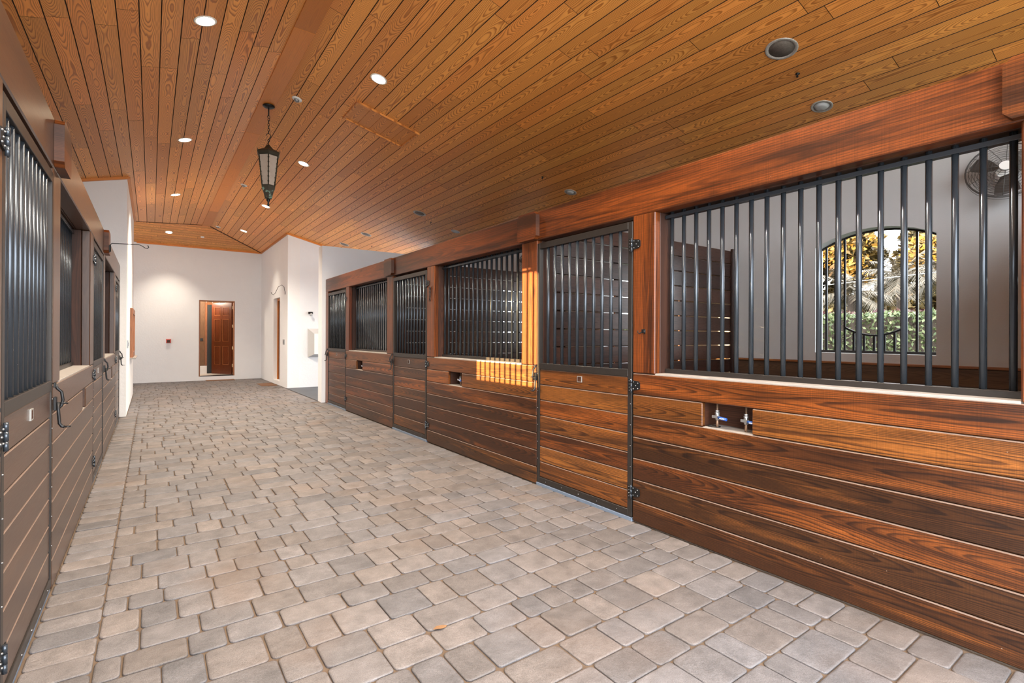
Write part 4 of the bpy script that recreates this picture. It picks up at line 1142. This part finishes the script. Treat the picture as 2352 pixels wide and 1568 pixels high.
# dry leaf on the pavers
mb = MB(); P = [(1.098, 2.185), (1.115, 2.172), (1.135, 2.166), (1.158, 2.172), (1.175, 2.186), (1.15, 2.194), (1.12, 2.196)]
b0 = 0; mb.v += [(x-0.0, y, 0.0042 + 0.004*math.sin(i*1.3)) for i, (x, y) in enumerate(P)] + [(x, y, 0.0052 + 0.004*math.sin(i*1.3)) for i, (x, y) in enumerate(P)]
mb.face(list(range(7))[::-1]); mb.face(list(range(7, 14)))
for k in range(7): mb.face([k, (k+1) % 7, 7+(k+1) % 7, 7+k])
tag(obj('dry_leaf', mb, 'leafdead'), 'curled orange-brown dry leaf on the pavers in the foreground', 'leaf')

# ------------------------------------------------------------------ outdoors
mb = MB(); mb.box((-60, -60, -0.5), (70, 80, -0.31)); struct('ground', mb, 'ground')
def leafcloud(mb, n, posf, size, flat=0.5):
    for _ in range(n):
        p = posf(); 
        if p is None: continue
        p = Vector(p); s = size*rnd.uniform(0.6, 1.4)
        a = Vector((rnd.gauss(0, 1), rnd.gauss(0, 1), rnd.gauss(0, 1)*flat)).normalized(); c = a.cross(Vector((rnd.gauss(0, 1), rnd.gauss(0, 1), rnd.gauss(0, 1)))).normalized()
        t = (rnd.random(), 0.5, 0.5)
        mb.quad([p - a*s, p + c*s*0.45, p + a*s, p - c*s*0.45], None, t)
root = thing('clipped_hedge', 'clipped green hedge outside the arched window of the right stall', 'hedge', (12.2, 6, -0.3))
HT = 1.86
def hp():
    q = rnd.random()
    if q < 0.55: return (11.6 + rnd.gauss(0, 0.035), rnd.uniform(0, 12), rnd.uniform(-0.3, HT))
    if q < 0.85: return (rnd.uniform(11.6, 12.8), rnd.uniform(0, 12), HT + rnd.gauss(0, 0.03))
    return (12.8 + rnd.gauss(0, .04), rnd.uniform(0, 12), rnd.uniform(-0.3, HT))
mb = MB(); leafcloud(mb, 26000, hp, 0.045, 1.0); obj('foliage', mb, 'hedge', root)
mb = MB(); mb.box((11.66, 0, -0.3), (12.74, 12, HT-0.05)); obj('branch_core', mb, 'bark', root)
def tree(x, y, h, r, n, label, mat='tree', size=0.10):
    root = thing('broadleaf_tree', label, 'tree', (x, y, -0.3), 'trees behind the hedge')
    mb = MB(); mb.tube([(x, y, -0.3), (x+0.1, y, h*0.25), (x-0.1, y+0.15, h*0.5), (x, y, h*0.8)], [0.2, 0.16, 0.12, 0.05], 10)
    for k in range(7):
        a = k*0.9 + rnd.random(); zz_ = h*(0.2+0.08*k); mb.tube([(x, y, zz_), (x + r*0.4*math.cos(a), y + r*0.4*math.sin(a), zz_ + 0.5), (x + r*0.75*math.cos(a), y + r*0.75*math.sin(a), zz_ + 1.2)], [0.08, 0.05, 0.02], 7)
    obj('trunk', mb, 'bark', root)
    cl = [(x + rnd.uniform(-1, 1)*r*0.75, y + rnd.uniform(-1, 1)*r*0.75, rnd.uniform(0.5, h), rnd.uniform(0.35, 0.7)*r*0.55) for _ in range(46)]
    def tp():
        cx_, cy2, cz_, cr = rnd.choice(cl); v = Vector((rnd.gauss(0, 1), rnd.gauss(0, 1), rnd.gauss(0, 1))).normalized()*cr*rnd.uniform(0.6, 1.05)
        return (cx_+v.x, cy2+v.y, max(-0.2, cz_+v.z*0.8))
    mb = MB(); leafcloud(mb, n, tp, size, 0.7); obj('crown', mb, mat, root)
tree(21.0, 9.0, 6.4, 2.1, 30000, 'orange-lit bushy tree behind the hedge, left in the window', size=0.13)
tree(25.5, 6.6, 5.6, 2.0, 20000, 'orange-lit tree behind the palms, middle of the window', size=0.14)
tree(21.0, 4.4, 4.6, 1.9, 20000, 'sunlit tree behind the hedge, right in the window', size=0.12)
def palm(x, y, h, n, label, L=1.3):
    root = thing('palm_tree', label, 'palm', (x, y, -0.3), 'palms behind the hedge')
    mb = MB(); mb.tube([(x, y, -0.3), (x+0.03, y+0.02, h*0.5), (x, y, h)], [0.13, 0.10, 0.09], 10); obj('trunk', mb, 'bark', root)
    mb = MB()
    for k in range(n):
        a = 2*math.pi*k/n + rnd.uniform(-.2, .2); el = rnd.uniform(-0.3, 1.2)
        d = Vector((math.cos(a)*math.cos(el), math.sin(a)*math.cos(el), math.sin(el))); p = Vector((x, y, h)); stem = [p.copy()]
        for s in range(7):
            p = p + d*L/7; d = (d + Vector((0, 0, -0.17))).normalized(); stem.append(p.copy())
        mb.tube(stem, 0.008, 4)
        sd_ = Vector((-math.sin(a), math.cos(a), 0))
        for s in range(2, 8):
            for q in range(4):
                c0 = stem[s-1].lerp(stem[s], q/4); ln = L*0.30*(1 - abs(s-4.5)/7)
                for sg in (-1, 1):
                    tip = c0 + sd_*sg*ln + (stem[s]-stem[s-1]).normalized()*ln*0.6 + Vector((0, 0, -ln*rnd.uniform(0.3, 0.9)))
                    w_ = (stem[s]-stem[s-1]).normalized()*0.014
                    mb.quad([c0 - w_, c0 + w_, tip], None, (rnd.random(), .5, .5))
    obj('fronds', mb, 'palm', root)
palm(15.0, 5.7, 2.5, 26, 'drooping pale palm behind the hedge, left of centre in the window', 0.95)
palm(17.2, 5.3, 3.1, 28, 'taller drooping palm behind the hedge, centre of the window', 1.1)
palm(15.6, 3.9, 2.9, 24, 'palm with an orange-lit trunk, right in the window', 0.8)
root = thing('red_shrubs', 'low red-leaved shrubs showing just above the hedge top', 'shrub', (13.3, 5.0, -0.3))
mb = MB(); leafcloud(mb, 5000, lambda: (13.35 + rnd.uniform(-.22, .22), rnd.uniform(2.5, 8), rnd.uniform(1.2, 2.02)), 0.06, 1.0); obj('foliage', mb, 'flower', root)
mb = MB()
for k in range(8): mb.tube([(13.35, 2.8+k*0.7, -0.3), (13.35, 2.8+k*0.7, 1.6)], 0.02, 5)
obj('stems', mb, 'bark', root)
mb = MB(); mb.tube([(12.0, -2.0, 2.86), (12.0, 3.15, 2.64), (12.0, 5.07, 2.55), (12.0, 12.0, 2.3)], 0.010, 6)
tag(obj('overhead_cable', mb, 'cable'), 'thin pale cable crossing in front of the trees outside the window', 'cable')
